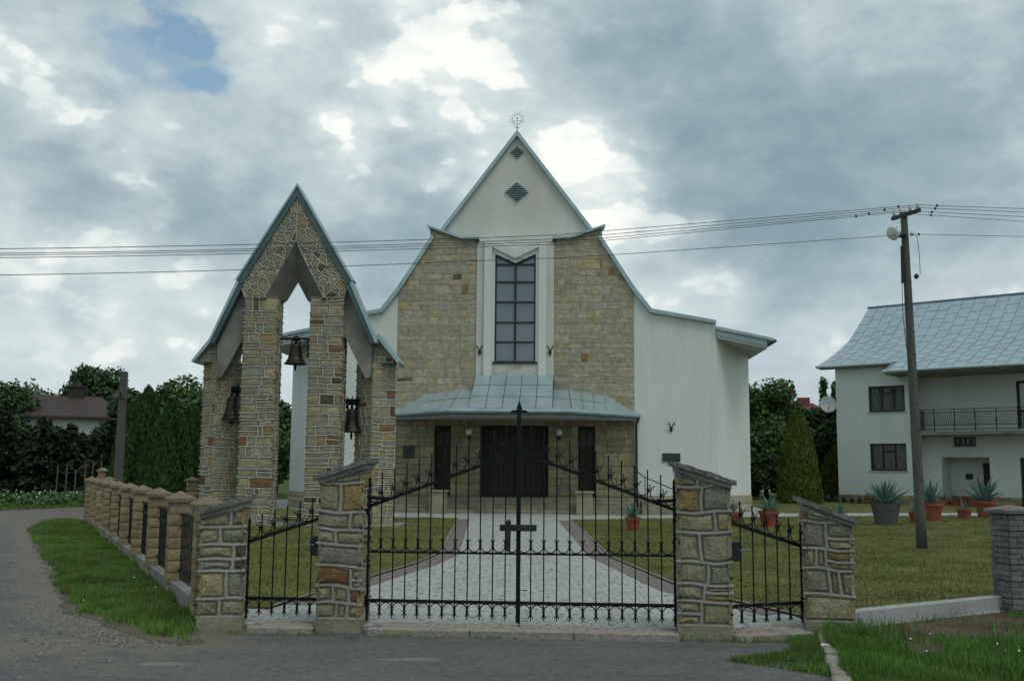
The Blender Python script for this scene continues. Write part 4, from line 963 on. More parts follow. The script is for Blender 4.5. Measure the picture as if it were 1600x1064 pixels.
# ------------------------------------------------------------------ gate, pillars
GA = Vector((-1.62, 11.22)); GB = Vector((1.79, 10.96)); GRZ = math.atan2((GB-GA).y, (GB-GA).x)
PILLAR_STONES = [((0.265, 0.25, 0.165), 34), ((0.295, 0.27, 0.17), 28), ((0.24, 0.235, 0.18), 18), ((0.29, 0.225, 0.10), 7), ((0.19, 0.11, 0.052), 3), ((0.13, 0.105, 0.07), 4)]
def gate_pillar(label, loc, rz, w, dp, hl, hr, seed):
    """front-left corner at loc; hl / hr heights at left and right"""
    rng = random.Random(seed)
    t = thing('gate_pillar', label, 'pillar', loc, rz, 'stone gate pillars')
    b = 0.14
    MB().prismz([(-0.03, -0.03), (w+0.03, -0.03), (w+0.03, dp+0.03), (-0.03, dp+0.03)], -0.05, b).build('base_course', 'step_stone', t)
    core = MB().prism([(0, b), (w, b), (w, hr-0.01), (0, hl-0.01)], 0, dp).build('core', 'mortar', t)
    hm = max(hl, hr)
    def conv(a, c, L): return [(-0.06, 0), (L+0.06, 0), (L+0.06, c-b), (-0.06, a-b)]
    kw = dict(g=0.017, h=0.030, hm=0.032); ex = 0.05
    masonry(face_polys(w, hm-b, 0.225, 0.25, rng, 0.024, seed, 0.2, conv(hl, hr, w), 0.4, ext=ex), Frame((0, 0, b), (1, 0, 0)), core, rng, PILLAR_STONES, lim=w, **kw)
    masonry(face_polys(dp, hr-b, 0.225, 0.25, rng, 0.024, seed+1, 0.15, None, 0.4, ext=ex), Frame((w, 0, b), (0, 1, 0)), core, rng, PILLAR_STONES, lim=dp, **kw)
    masonry(face_polys(dp, hl-b, 0.225, 0.25, rng, 0.024, seed+2, 0.15, None, 0.4, ext=ex), Frame((0, dp, b), (0, -1, 0)), core, rng, PILLAR_STONES, lim=dp, **kw)
    masonry(face_polys(w, min(hl, hr)-b, 0.225, 0.25, rng, 0.024, seed+3, 0.15, None, 0.4, ext=ex), Frame((w, dp, b), (-1, 0, 0)), core, rng, PILLAR_STONES, objects=False, lim=w, **kw)
    # sloping double coping
    sl = (hr-hl)/w; o1, o2 = 0.035, 0.085
    def z(x): return hl+sl*x
    MB().prism([(-o1, z(-o1)), (w+o1, z(w+o1)), (w+o1, z(w+o1)+0.05), (-o1, z(-o1)+0.05)], -o1-0.01, dp+o1).build('coping_bed', 'concrete', t)
    r2 = random.Random(seed); mb = MB(); N = 10; top = []; bot = []
    for i in range(N+1):
        x = -o2+(w+2*o2)*i/N
        for y in (-o2, dp*0.5, dp+o2): top.append((x+r2.uniform(-.006, .006), y+r2.uniform(-.008, .008), z(x)+0.105+r2.uniform(-.008, .006))); bot.append((x, y, z(x)+0.052))
    n = len(top); fs = []
    for i in range(N):
        for j in range(2):
            k = i*3+j; fs += [(k, k+3, k+4, k+1), (n+k+1, n+k+4, n+k+3, n+k)]
        fs += [(i*3, n+i*3, n+i*3+3, i*3+3), (i*3+2, i*3+5, n+i*3+5, n+i*3+2)]
    fs += [(0, 1, n+1, n), (1, 2, n+2, n+1), (3*N, n+3*N, n+3*N+1, 3*N+1), (3*N+1, n+3*N+1, n+3*N+2, 3*N+2)]
    mb.add(top+bot, fs); mb.build('coping', 'coping', t)
    return t
def along(x, y=0.0):
    d = (GB-GA).normalized(); return Vector((GA.x+d.x*x-d.y*y, GA.y+d.y*x+d.x*y, 0.0))
LEN = (GB-GA).length
gate_pillar('rubble stone pillar hinging the left leaf of the main gate', along(-0.43), GRZ, 0.43, 0.42, 1.575, 1.715, 200)
gate_pillar('rubble stone pillar hinging the right leaf of the main gate', along(LEN), GRZ, 0.50, 0.46, 1.715, 1.56, 300)
gate_pillar('short rubble stone pillar where the block fence meets the narrow gate', Vector((-3.33, 11.28, 0)), rad(8), 0.42, 0.44, 1.19, 1.31, 400)
gate_pillar('short rubble stone pillar standing beside the low concrete wall', Vector((3.22, 11.33, 0)), rad(-10), 0.46, 0.44, 1.33, 1.16, 500)

ARC = None
def arc_mesh(w):
    # open crescent: bowl with outward-curling tips
    pts = []
    for k in range(15):
        t = rad(-90-138+276*k/14); r = w*0.485
        pts.append((r*math.cos(t), 0, r*1.18*math.sin(t)))
    mb = MB(); mb.tube(pts, 0.0066, 5)
    return mb.mesh('crescent', 'iron', True)
def collar_mesh(): return MB().bbox(-0.013, 0.013, -0.013, 0.013, -0.024, 0.024, 0.005).mesh('collar', 'iron')
COL = collar_mesh()
def iron_leaf(name, label, x0, x1, zt0, zt1, nb, mids, parent_y, rise=0.30, loc=None, rz=None, group=None, hinge_left=True, zb=0.125, zr=0.31, skip=()):
    """wrought iron leaf in gate coordinates; top rail from (x0,zt0) to (x1,zt1)"""
    t = thing(name, label, 'gate', loc, rz, group)
    L = x1-x0; sl = (zt1-zt0)/L; sp = L/nb
    def zt(x): return zt0+sl*x
    am = arc_mesh(sp)
    top = MB(); top.beam((0, 0, zt(0)), (L, 0, zt(L)), 0.03, 0.036); top.build('top_rail', 'iron', t)
    MB().beam((0, 0, zr), (L, 0, zr), 0.028, 0.034).build('bottom_rail', 'iron', t)
    for m in mids: MB().beam((0, 0, m), (L, 0, m), 0.02, 0.022).build('middle_rail', 'iron', t)
    bars = {}
    for i in range(nb+1):
        if i in skip: continue
        x = i*sp; thick = 0.013 if i in (0, nb) else 0.0078
        zz = zt(x)+rise
        mb = MB(); mb.tube([(x, 0, zb-(0.03 if thick > 0.01 else 0)), (x, 0, zz)], thick, 6 if thick < 0.01 else 4)
        mb.lathe([(0.004, -0.008), (0.011, 0.0), (0.009, 0.012), (0.001, 0.022)], 6, (x, 0, zz)); mb.build('bar', 'iron', t)
        for m in [zt(x)+0.024+sp*0.57] + [q+0.012+sp*0.57 for q in mids] + [zr-0.018-sp*0.57]:
            c = link('collar', COL, t); c.location = (x, 0, m)
    r = sp*0.485*1.18; ang = math.atan(sl)
    for i in range(nb):
        x = (i+0.5)*sp
        a = link('crescent', am, t); a.location = (x-math.sin(ang)*r, -0.0, zt(x)+0.026+r*math.cos(ang)); a.rotation_euler = (0, -ang, 0)
        for m in mids:
            a = link('crescent', am, t); a.location = (x, 0, m+0.012+r)
        a = link('crescent', am, t); a.location = (x, 0, zr-0.018-r); a.rotation_euler = (0, PI, 0)
    hx = 0 if hinge_left else L; d = -1 if hinge_left else 1
    for z in (zr, zt(hx)-0.02): MB().bbox(min(hx, hx+d*0.06), max(hx, hx+d*0.06), -0.03, 0.03, z-0.06, z+0.06, 0.006).build('hinge', 'iron', t)
    return t
GY = 0.22; half = LEN/2
p = along(0.045, GY); z0, z1 = 1.32, 1.93
left = iron_leaf('gate_leaf', 'left leaf of the black iron main gate, carrying the latch bar', 0.0, half-0.065, z0, z1, 12, [0.83], 0, skip=(12,), loc=p, rz=GRZ, group='leaves of the main gate')
p2 = along(half-0.02, GY)
right = iron_leaf('gate_leaf', 'right leaf of the black iron main gate, without the tall centre post', 0.0, half-0.025, z1, z0, 12, [0.83], 0, skip=(0,), loc=p2, rz=GRZ, group='leaves of the main gate', hinge_left=False)
# centre post ending as a cross, belongs to the left leaf
xc = half-0.06
MB().box(-0.012, 0.012, 0.035, 0.06, 0.12, 1.95).build('meeting_stile', 'iron', right)
mb = MB(); mb.beam((xc, 0, 0.10), (xc, 0, 2.34), 0.046, 0.045, up=(0, 1, 0)); mb.add([(xc-0.02, -0.02, 2.34), (xc+0.02, -0.02, 2.34), (xc+0.02, 0.02, 2.34), (xc-0.02, 0.02, 2.34), (xc-0.032, 0, 2.40), (xc+0.032, 0, 2.40), (xc, 0, 2.50)], [(0, 1, 5, 4), (1, 2, 5), (2, 3, 4, 5), (3, 0, 4), (4, 5, 6), (5, 4, 6)]); mb.build('centre_post', 'iron', left)
mb = MB(); mb.prism([(xc-0.105, 2.355), (xc+0.105, 2.355), (xc+0.075, 2.385), (xc-0.075, 2.385)], -0.02, 0.02); mb.build('cross_arm', 'iron', left)
mb = MB(); mb.bbox(xc-0.20, xc+0.20, -0.075, -0.03, 1.075, 1.145, 0.006); mb.build('latch_bar', 'black_metal', left)
for q in (0.07, 0.13): MB().lathe([(0.007, 0), (0.007, 0.01), (0.001, 0.013)], 6, (xc+q, -0.078, 1.11)).build('rivet', 'seam', left)
mb = MB(); mb.prism([(xc-0.125, 0.86), (xc-0.082, 0.86), (xc-0.078, 1.17), (xc-0.09, 1.195), (xc-0.117, 1.195), (xc-0.13, 1.17)], -0.10, -0.055); mb.build('latch_lever', 'black_metal', left)
MB().tube([(xc+0.015, -0.03, 0.0), (xc+0.015, -0.03, 0.45), (xc+0.10, -0.03, 0.445)], 0.008, 6).build('drop_bolt', 'iron', left)
MB().beam((-0.02, -0.02, 1.42), (0.22, -0.02, 1.40), 0.03, 0.035).build('hinge_strap', 'iron', left)
MB().beam((half-0.025+0.02, -0.02, 1.42), (half-0.025-0.22, -0.02, 1.40), 0.03, 0.035).build('hinge_strap', 'iron', right)
# narrow side gates
pa = Vector((-2.90, 11.55, 0)); pb_ = along(-0.455, GY+0.02)
dv = pb_-pa; wl = dv.length
wk = iron_leaf('side_gate', 'narrow black iron side gate beside the block fence', 0, wl, 0.92, 1.20, 6, [], 0, rise=0.24, loc=pa, rz=math.atan2(dv.y, dv.x), group='narrow side gates')
lk = MB(); lk.bbox(wl-0.15, wl-0.01, -0.03, 0.03, 0.78, 0.99, 0.01); lk.build('lock_box', 'black_metal', wk)
MB().tube([(wl-0.09, -0.03, 0.90), (wl-0.09, -0.09, 0.90), (wl-0.22, -0.09, 0.90)], 0.009, 6).build('handle', 'seam', wk)
pa = along(LEN+0.525, GY+0.02); pb_ = Vector((3.22, 11.55, 0)); dv = pb_-pa; wl = dv.length
wk = iron_leaf('side_gate', 'narrow black iron side gate beside the low concrete wall', 0, wl, 1.20, 0.92, 6, [], 0, rise=0.24, loc=pa, rz=math.atan2(dv.y, dv.x), group='narrow side gates', hinge_left=False)
MB().bbox(0.0, 0.14, -0.03, 0.03, 0.78, 0.99, 0.01).build('lock_box', 'black_metal', wk)
MB().tube([(0.09, -0.03, 0.90), (0.09, -0.09, 0.90), (0.22, -0.09, 0.90)], 0.009, 6).build('handle', 'seam', wk)
# threshold kerb and the rows of pavers behind it
kb = MB(); r = random.Random(4)
kerb = tag(thing_part('threshold', None), kind='structure')
spans = [((-2.78, 11.08), (-2.08, 11.06)), ((-1.50, 11.02), (1.74, 10.76)), ((2.34, 10.78), (3.2, 11.02))]
pav = [MB().bbox(-0.096, 0.096, -0.047, 0.047, -0.05, 0.0, 0.006).mesh('paver', 'kerb_stone') for _ in range(1)]
for (a, b) in spans:
    a = Vector(a); b = Vector(b); L = (b-a).length; d = (b-a)/L; nn = Vector((-d.y, d.x)); n = max(1, int(L/0.9)); ang = math.atan2(d.y, d.x)
    for i in range(n):
        o = MB().bbox(0.004, L/n-0.004, 0, 0.11, -0.05, 0.075+r.uniform(-0.006, 0.006), 0.012).build('kerbstone', 'kerb_stone', kerb)
        q = a+d*(L*i/n); o.location = (q.x, q.y, 0); o.rotation_euler = (0, 0, ang)
    for row in range(4):
        k = int(L/0.2)
        for i in range(k):
            q = a+d*(0.1+0.2*i+(0.1 if row % 2 else 0))+nn*(0.165+0.1*row)
            if 0.2*i+0.2 > L: continue
            o = link('paver', pav[0], kerb); o.location = (q.x, q.y, 0.066+r.uniform(-0.004, 0.004)); o.rotation_euler = (r.uniform(-.01, .01), r.uniform(-.01, .01), ang)

# ------------------------------------------------------------------ block fences
def block_meshes(w, h, mat, n, seed, base):
    out = []
    for q in range(n):
        r = random.Random(seed+q); mb = MB(); k = 4
        # four split faces, each a small bumpy grid, slightly chamfered at the joints
        for f in range(4):
            a = f*PI/2; vs = []
            for i in range(k+1):
                for j in range(k):
                    u = -w/2+w*i/k; zz = 0.004+(h-0.008)*j/(k-1); ed = i in (0, k) or j in (0, k-1)
                    dpt = w/2+(0 if ed else r.uniform(0.001, 0.009))-(0.004 if ed and j in (0, k-1) else 0)
                    vs.append((u*math.cos(a)+dpt*math.sin(a), u*math.sin(a)-dpt*math.cos(a), zz))
            fs = [(i*k+j, (i+1)*k+j, (i+1)*k+j+1, i*k+j+1) for i in range(k) for j in range(k-1)]
            c = r.uniform(0.85, 1.15); mb.add(vs, fs, (base[0]*c, base[1]*c, base[2]*c))
        mb.add([(-w/2, -w/2, h-0.004), (w/2, -w/2, h-0.004), (w/2, w/2, h-0.004), (-w/2, w/2, h-0.004)], [(0, 1, 2, 3)], base)
        out.append(mb.mesh('block', mat, cols=True))
    return out
TB = block_meshes(0.29, 0.155, 'tan_block', 6, 40, (0.31, 0.25, 0.15))
def cap_mesh(w, hh, mat):
    mb = MB(); mb.add([(-w, -w, 0), (w, -w, 0), (w, w, 0), (-w, w, 0), (-w, -w, 0.05), (w, -w, 0.05), (w, w, 0.05), (-w, w, 0.05), (0, 0, 0.05+hh)], [(3, 2, 1, 0), (0, 1, 5, 4), (1, 2, 6, 5), (2, 3, 7, 6), (3, 0, 4, 7), (4, 5, 8), (5, 6, 8), (6, 7, 8), (7, 4, 8)])
    return mb.mesh('cap', mat)
TCAP = cap_mesh(0.195, 0.10, 'mossy_cap')
def bar_panel(parent, a, b, z0, z1):
    d = (b-a); L = d.length; d = d/L; n = int(L/0.11)
    f = thing_part('panel', parent)
    for z in (z0+0.12, z1-0.18, z1-0.02): MB().beam((a.x, a.y, z), (b.x, b.y, z), 0.02, 0.03).build('rail', 'iron', f)
    for i in range(1, n):
        q = a+d*(L*i/n); MB().tube([(q.x, q.y, z0), (q.x, q.y, z1)], 0.007, 4).build('bar', 'iron', f)
def block_fence(label, pts, nb, base=True, panels=True):
    t = thing('block_fence', label, 'fence', (0, 0, 0)); r = random.Random(9)
    for i, q in enumerate(pts):
        p = thing_part('post', t); p.location = (q.x, q.y, 0.0)
        if i+1 < len(pts): d = pts[i+1]-q
        else: d = q-pts[i-1]
        p.rotation_euler = (0, 0, math.atan2(d.y, d.x))
        for k in range(nb):
            b = link('block', TB[r.randrange(6)], p); b.location = (0, 0, 0.02+0.155*k); b.rotation_euler = (0, 0, PI/2*r.randrange(4))
        c = link('cap', TCAP, p); c.location = (0, 0, 0.02+0.155*nb)
    for a, b in zip(pts[:-1], pts[1:]):
        d = (b-a).normalized(); a2 = a+d*0.15; b2 = b-d*0.15
        if base: MB().beam((a2.x, a2.y, 0.10), (b2.x, b2.y, 0.10), 0.20, 0.22).build('base_wall', 'concrete', t)
        if panels: bar_panel(t, a2, b2, 0.24, 1.12)
    return t
fa, fz = Vector((-3.52, 12.1, 0)), Vector((-12.62, 31.1, 0)); NP = 10
block_fence('tan block post fence with pyramid caps and black bars along the verge', [fa.lerp(fz, i/(NP-1)) for i in range(NP)], 8)
block_fence('tan block post fence running behind the bell tower', [Vector((-12.4, 31.9, 0)), Vector((-10.05, 32.6, 0)), Vector((-8.7, 33.4, 0))], 8, True, True)

GBL = block_meshes(0.34, 0.205, 'grey_block', 4, 90, (0.17, 0.18, 0.18))
def grey_post(loc, rz, label):
    t = thing('block_post', label, 'fence post', loc, rz); r = random.Random(2)
    for k in range(6):
        b = link('block', GBL[k % 4], t); b.location = (0, 0, 0.205*k); b.rotation_euler = (0, 0, PI/2*r.randrange(4))
        # split-face facets: small courses of unequal bricks on the visible sides
        for f in range(4):
            a = f*PI/2; z = 0.0
            for row in range(3):
                u = -0.17
                while u < 0.165:
                    w = min(r.uniform(0.07, 0.2), 0.17-u)
                    if 0.17-(u+w) < 0.04: w = 0.17-u
                    mb = MB(); m = Matrix.Rotation(a, 4, 'Z'); o = r.uniform(0.012, 0.026)
                    mb.box(u+0.004, u+w-0.004, -0.17-o, -0.165, z+0.006, z+0.062, (0.17*r.uniform(.8, 1.25),)*3, m)
                    c = mb.build('facet', 'grey_block', b, cols=True); u += w
                z += 0.066
    # note: facets follow their block's own rotation
    mb = MB(); mb.bbox(-0.235, 0.235, -0.235, 0.235, 1.23, 1.29, 0.012); mb.add([(-0.2, -0.2, 1.29), (0.2, -0.2, 1.29), (0.2, 0.2, 1.29), (-0.2, 0.2, 1.29), (0, 0, 1.345)], [(0, 1, 4), (1, 2, 4), (2, 3, 4), (3, 0, 4)]); mb.build('cap', 'coping', t)
gp_ = G(1588, 958); grey_post((gp_.x, gp_.y, 0), rad(9), 'grey split face block post at the end of the low wall')
a = Vector((3.72, 11.62, 0)); b = Vector((gp_.x-0.17, gp_.y+0.05, 0)); d = (b-a); L = d.length
lwl = thing('low_wall', 'low pale concrete wall between short stone pillar and grey post', 'wall', a, math.atan2(d.y, d.x))
MB().bbox(0, L-0.01, -0.07, 0.07, -0.05, 0.215, 0.012).build('wall_body', 'pale_wall', lwl)
for (x0, x1, z0, z1) in ((0.02, 0.10, 0.06, 0.19), (0.11, 0.19, 0.12, 0.195), (0.11, 0.19, 0.03, 0.11), (0.02, 0.10, 0.0, 0.05)): MB().bbox(x0, x1, -0.082, -0.065, z0, z1, 0.004).build('patch_block', 'pale_wall', lwl)
lw2 = thing('low_wall', 'low pale concrete wall continuing beyond the grey post', 'wall', (gp_.x+0.18, gp_.y+0.05, 0), math.atan2(d.y, d.x))
MB().bbox(0, 4, -0.09, 0.09, -0.05, 0.25, 0.012).build('wall_body', 'concrete_light', lw2)
MB().bbox(-0.005, 4, -0.10, 0.10, 0.25, 0.275, 0.01).build('wall_cap', 'concrete_light', lw2)
# rough stone kerb beside the asphalt
ks = tag(thing_part('stone_kerb', None), kind='structure')
k0, k1 = Vector((3.36, 11.2, 0)), Vector((2.72, 8.6, 0)); d = (k1-k0).normalized(); L = (k1-k0).length; x = 0.0; r = random.Random(12); i = 0
while x < L:
    w = r.uniform(0.28, 0.62); mb = MB()
    mb.bbox(0.008, w-0.008, -0.09+r.uniform(-.012, .012), 0.09+r.uniform(-.012, .012), -0.08, 0.07+r.uniform(-0.015, 0.02), 0.018)
    o = mb.build('kerbstone', 'white_paint' if i == 2 else 'kerb_stone', ks); q = k0+d*x; o.location = (q.x, q.y, 0); o.rotation_euler = (r.uniform(-.03, .03), r.uniform(-.03, .03), math.atan2(d.y, d.x)+r.uniform(-.03, .03))
    if i == 1: 
        x += w; o2 = MB().bbox(0.0, 0.07, -0.1, 0.1, -0.08, 0.085, 0.01).build('kerbstone', 'white_paint', ks); q = k0+d*x; o2.location = (q.x, q.y, 0); o2.rotation_euler = (0, 0, math.atan2(d.y, d.x)); x += 0.07; i += 2; continue
    x += w; i += 1
# ------------------------------------------------------------------ parish house
house = thing('parish_house', 'pale plastered two storey house with flared sheet metal roof and balcony', 'house', (17.6, 55.5, 0.0), rad(-40))
def house_window(h, x0, x1, z0, z1, y, cols, transom=True, mat='frame_brown'):
    w = thing_part('window', h)
    f = MB(); t = 0.09
    f.box(x0, x0+t, y-0.02, y+0.1, z0, z1); f.box(x1-t, x1, y-0.02, y+0.1, z0, z1); f.box(x0+t, x1-t, y-0.02, y+0.1, z0, z0+t); f.box(x0+t, x1-t, y-0.02, y+0.1, z1-t, z1)
    for c in cols: f.box(x0+(x1-x0)*c-0.05, x0+(x1-x0)*c+0.05, y-0.012, y+0.09, z0+t, z1-t)
    cc = [0]+list(cols)+[1]
    if transom and len(cols) == 2:
        f.box(x0+(x1-x0)*cols[0]+0.05, x0+(x1-x0)*cols[1]-0.05, y-0.01, y+0.09, z1-0.46, z1-0.36)
    f.build('frame', mat, w)
    for a, b in zip(cc[:-1], cc[1:]):
        xa = x0+(x1-x0)*a+0.05; xb = x0+(x1-x0)*b-0.05
        MB().box(xa, xb, y+0.035, y+0.045, z0+t*0.8, z1-t*0.8).build('pane', 'house_glass', w)
        MB().box(xa+0.1, xb-0.1, y+0.025, y+0.034, z0+t, z1-t-0.02).build('curtain', 'curtain', w)
    MB().box(x0-0.10, x1+0.06, y-0.16, y+0.0, z0-0.07, z0-0.005).build('sill', 'concrete_light', w)
def wall_with_holes(mb, x0, x1, z0, z1, y0, y1, holes):
    xs = sorted({x0, x1, *[h[0] for h in holes], *[h[1] for h in holes]}); zs = sorted({z0, z1, *[h[2] for h in holes], *[h[3] for h in holes]})
    for a, b in zip(xs[:-1], xs[1:]):
        run = None
        for c, d in zip(zs[:-1], zs[1:]):
            solid = not any(h[0] <= (a+b)/2 <= h[1] and h[2] <= (c+d)/2 <= h[3] for h in holes)
            if solid: run = (run[0], d) if run else (c, d)
            if (not solid or d == zs[-1]) and run:
                mb.box(a, b, y0, y1, run[0], run[1]); run = None
def build_house():
    h = house; XR = 14.0
    w = MB()
    wall_with_holes(w, 0, 4.05, 0.5, 7.55, 0, 0.35, [(1.78, 3.68, 4.82, 6.2), (1.76, 3.66, 1.76, 3.18)])
    w.build('front_wall', 'house_plaster', h)
    w = MB(); pf = [(0.35, 0.5), (14, 0.5), (14, 7.6), (7.3, 11.3), (5.1, 9.6), (4.0, 8.9), (2.8, 8.35), (0.35, 7.45)]; k = len(pf); w.add([(0, y, z) for y, z in pf]+[(0.3, y, z) for y, z in pf], [tuple(range(k-1, -1, -1)), tuple(range(k, 2*k))]+[(i, (i+1) % k, (i+1) % k+k, i+k) for i in range(k)]); w.box(3.75, 4.05, 0.35, 1.2, 0.5, 7.6); w.box(0.3, XR, 13.7, 14, 0.5, 7.6); w.build('side_wall', 'house_plaster', h)
    w = MB(); wall_with_holes(w, 4.05, XR, 0.5, 7.7, 1.2, 1.5, [(5.02, 7.35, 0.5, 2.48), (5.67, 6.74, 3.04, 3.5), (8.75, 9.9, 0.5, 2.46), (8.75, 11.2, 3.9, 6.25)])
    w.build('balcony_wall', 'house_plaster', h)
    w = MB(); w.box(4.9, 7.5, 2.7, 2.8, 0.3, 2.6); w.box(4.92, 5.02, 1.5, 2.7, 0.3, 2.6); w.box(7.35, 7.45, 1.5, 2.7, 0.3, 2.6); w.box(4.9, 7.5, 1.5, 2.8, 2.49, 2.6); w.build('entrance_recess', 'house_plaster', h)
    pl = MB(); pl.box(-0.03, 4.08, -0.03, 0.3, 0, 0.5); pl.box(4.05, 5.02, 1.17, 1.5, 0, 0.5); pl.box(7.35, 8.75, 1.17, 1.5, 0, 0.5); pl.box(-0.03, 0.3, 0.3, 14, 0, 0.5); pl.box(9.9, XR, 1.17, 1.5, 0, 0.5); pl.box(5.02, 7.35, 2.66, 2.75, 0, 0.5)
    plo = pl.build('plinth', 'mortar_dark', h)
    rng = random.Random(61)
    tab = [((0.35, 0.29, 0.15), 3), ((0.31, 0.25, 0.12), 3), ((0.27, 0.23, 0.13), 2)]
    for k, (x0, x1, y) in enumerate(((0, 4.05, -0.03), (4.08, 5.02, 1.17), (7.35, 8.75, 1.17), (5.02, 7.35, 2.66))):
        masonry(face_polys(x1-x0, 0.49, 0.17, 0.42, rng, 0.008, 12+k, 0.05), Frame((x0, y, 0), (1, 0, 0)), plo, rng, tab, 0.007, 0.012)
    house_window(h, 1.78, 3.68, 4.82, 6.2, 0.12, (0.34, 0.68)); house_window(h, 1.76, 3.66, 1.76, 3.18, 0.12, (0.34, 0.68)); house_window(h, 5.67, 6.74, 3.04, 3.5, 1.3, (0.5,), False)
    # doors
    d = MB().box(6.66, 7.34, 2.55, 2.69, 0.25, 2.2).build('entrance_door', 'dark_wood', h)
    for z in (0.4, 1.0, 1.6): MB().bbox(6.72, 7.28, 2.53, 2.56, z, z+0.5, 0.01).build('panel', 'dark_wood', d)
    MB().box(8.75, 9.9, 1.38, 1.45, 0.05, 2.46).build('garage_door', 'frame_brown', h)
    b = MB(); b.box(8.75, 8.86, 1.3, 1.42, 3.9, 6.25); b.box(8.86, 11.2, 1.3, 1.42, 6.13, 6.25); b.box(9.75, 9.9, 1.3, 1.42, 3.9, 6.13); b.box(8.86, 11.2, 1.3, 1.42, 4.7, 4.8); bd = b.build('balcony_door', 'frame_brown', h)
    MB().box(8.86, 11.2, 1.37, 1.38, 3.9, 6.13).build('pane', 'house_glass', bd)
    # balcony
    sl = MB(); sl.bbox(4.05, XR, -0.42, 1.2, 3.56, 3.74, 0.01); bal = sl.build('balcony_slab', 'concrete', h)
    r = thing_part('balcony_railing', h); y = -0.34; zb, zt = 3.92, 4.85
    for z in (zt, zt-0.14, zb+0.14, zb-0.06): MB().beam((4.25, y, z), (XR, y, z), 0.03, 0.03).build('rail', 'iron', r)
    bm = MB(); pts = []
    for k in range(7):
        q = k/6; pts.append((0, -0.045*math.sin(q*2*PI), zb+0.14+q*(zt-zb-0.28)))
    # belly shows sideways too
    bm.tube([(0.05*math.sin(i/6*2*PI), p[1], p[2]) for i, p in enumerate(pts)], 0.012, 4); bme = bm.mesh('bar', 'iron', True)
    x = 4.32
    while x < 10.6:
        o = link('bar', bme, r); o.location = (x, y, 0); x += 0.105
    for x in np.arange(4.25, 11, 0.98): MB().box(x-0.018, x+0.018, y-0.018, y+0.018, 3.70, zt).build('post', 'iron', r)
    MB().beam((4.25, y, zt), (4.25, 1.2, zt), 0.03, 0.03).build('rail', 'iron', r)
    MB().beam((4.25, y, zb), (4.25, 1.2, zb), 0.03, 0.03).build('rail', 'iron', r)
    for yy in np.arange(-0.2, 1.15, 0.12): MB().tube([(4.25, yy, zb), (4.25, yy, zt)], 0.011, 4).build('bar', 'iron', r)
    # roof
    prof = [(-0.5, 7.36), (1.2, 7.98), (2.8, 8.62), (4.0, 9.18), (5.1, 9.92), (6.2, 10.72), (7.3, 11.55)]
    low = [(-1.9, 6.80)]
    deck = MB()
    for i in range(len(prof)-1):
        (y0, z0), (y1, z1) = prof[i], prof[i+1]
        deck.add([(-0.8, y0, z0), (XR, y0, z0), (XR, y1, z1), (-0.8, y1, z1), (-0.8, y0, z0-0.09), (XR, y0, z0-0.09), (XR, y1, z1-0.09), (-0.8, y1, z1-0.09)], [(0, 1, 2, 3), (7, 6, 5, 4), (4, 0, 3, 7), (4, 5, 1, 0)])
    deck.add([(-0.8, 7.3, 11.55), (XR, 7.3, 11.55), (XR, 15, 7.3), (-0.8, 15, 7.3)], [(0, 1, 2, 3)])
    y0, z0 = low[0]; deck.add([(3.3, y0, z0), (XR, y0, z0), (XR, -0.5, 7.36), (3.3, -0.5, 7.36), (3.3, y0, z0-0.09), (XR, y0, z0-0.09), (XR, -0.5, 7.27), (3.3, -0.5, 7.27)], [(0, 1, 2, 3), (7, 6, 5, 4), (4, 0, 3, 7), (4, 5, 1, 0)])
    rf = deck.build('roof', 'seam', h)
    # individual sheets laid in staggered columns following the flared profile
    def cum(pr):
        L = [0]
        for i in range(len(pr)-1): L.append(L[-1]+math.hypot(pr[i+1][0]-pr[i][0], pr[i+1][1]-pr[i][1]))
        return L
    def at(pr, L, s):
        s = max(0, min(L[-1], s))
        for i in range(len(pr)-1):
            if s <= L[i+1]+1e-9:
                t = (s-L[i])/(L[i+1]-L[i]); return (pr[i][0]+(pr[i+1][0]-pr[i][0])*t, pr[i][1]+(pr[i+1][1]-pr[i][1])*t)
    r2 = random.Random(8); cw = 0.62; x = -0.8; col = 0
    while x < 11.0:
        pr = low+prof if x > 3.2 else prof; L = cum(pr); sh = 0.98
        s = 0.0; first = sh*(0.5 if col % 2 else 1.0)
        while s < L[-1]-0.05:
            e = min(L[-1], s+(first if s == 0 else sh)); mid = (s+e)/2
            vs = []
            for q, lf in ((s+0.012, 0.030), (mid, 0.020), (e-0.008, 0.016)):
                yy, zz = at(pr, L, q)
                for xx in (x+0.014, x+cw-0.014): vs.append((xx, yy, zz+lf))
            vs2 = [(a, b, c-0.012) for a, b, c in vs]
            MB().add(vs+vs2, [(0, 1, 3, 2), (2, 3, 5, 4), (6, 7, 1, 0), (0, 2, 8, 6), (2, 4, 10, 8), (7, 9, 3, 1), (9, 11, 5, 3), (4, 5, 11, 10)]).build('roof_sheet', 'sheet_metal', rf)
            s = e
        x += cw; col += 1
    MB().tube([(-0.85, -0.56, 7.33), (3.3, -0.56, 7.33)], 0.075, 8).build('gutter', 'patina', h)
    MB().tube([(3.28, -1.97, 6.77), (XR, -1.97, 6.77)], 0.075, 8).build('gutter', 'patina', h)
    MB().box(3.35, XR, -1.8, 1.2, 6.62, 6.70).build('eaves_soffit', 'concrete', h)
    MB().box(-0.75, 4.0, -0.45, 0.02, 7.22, 7.27).build('eaves_board', 'concrete', h)
    MB().tube([(4.16, -0.45, 7.2), (4.16, 0.25, 6.9), (4.16, 0.25, 0.1)], 0.05, 8).build('downpipe', 'patina', h)
    MB().tube([(-0.85, 7.3, 11.6), (XR, 7.3, 11.6)], 0.06, 6).build('ridge_cap', 'seam', h)
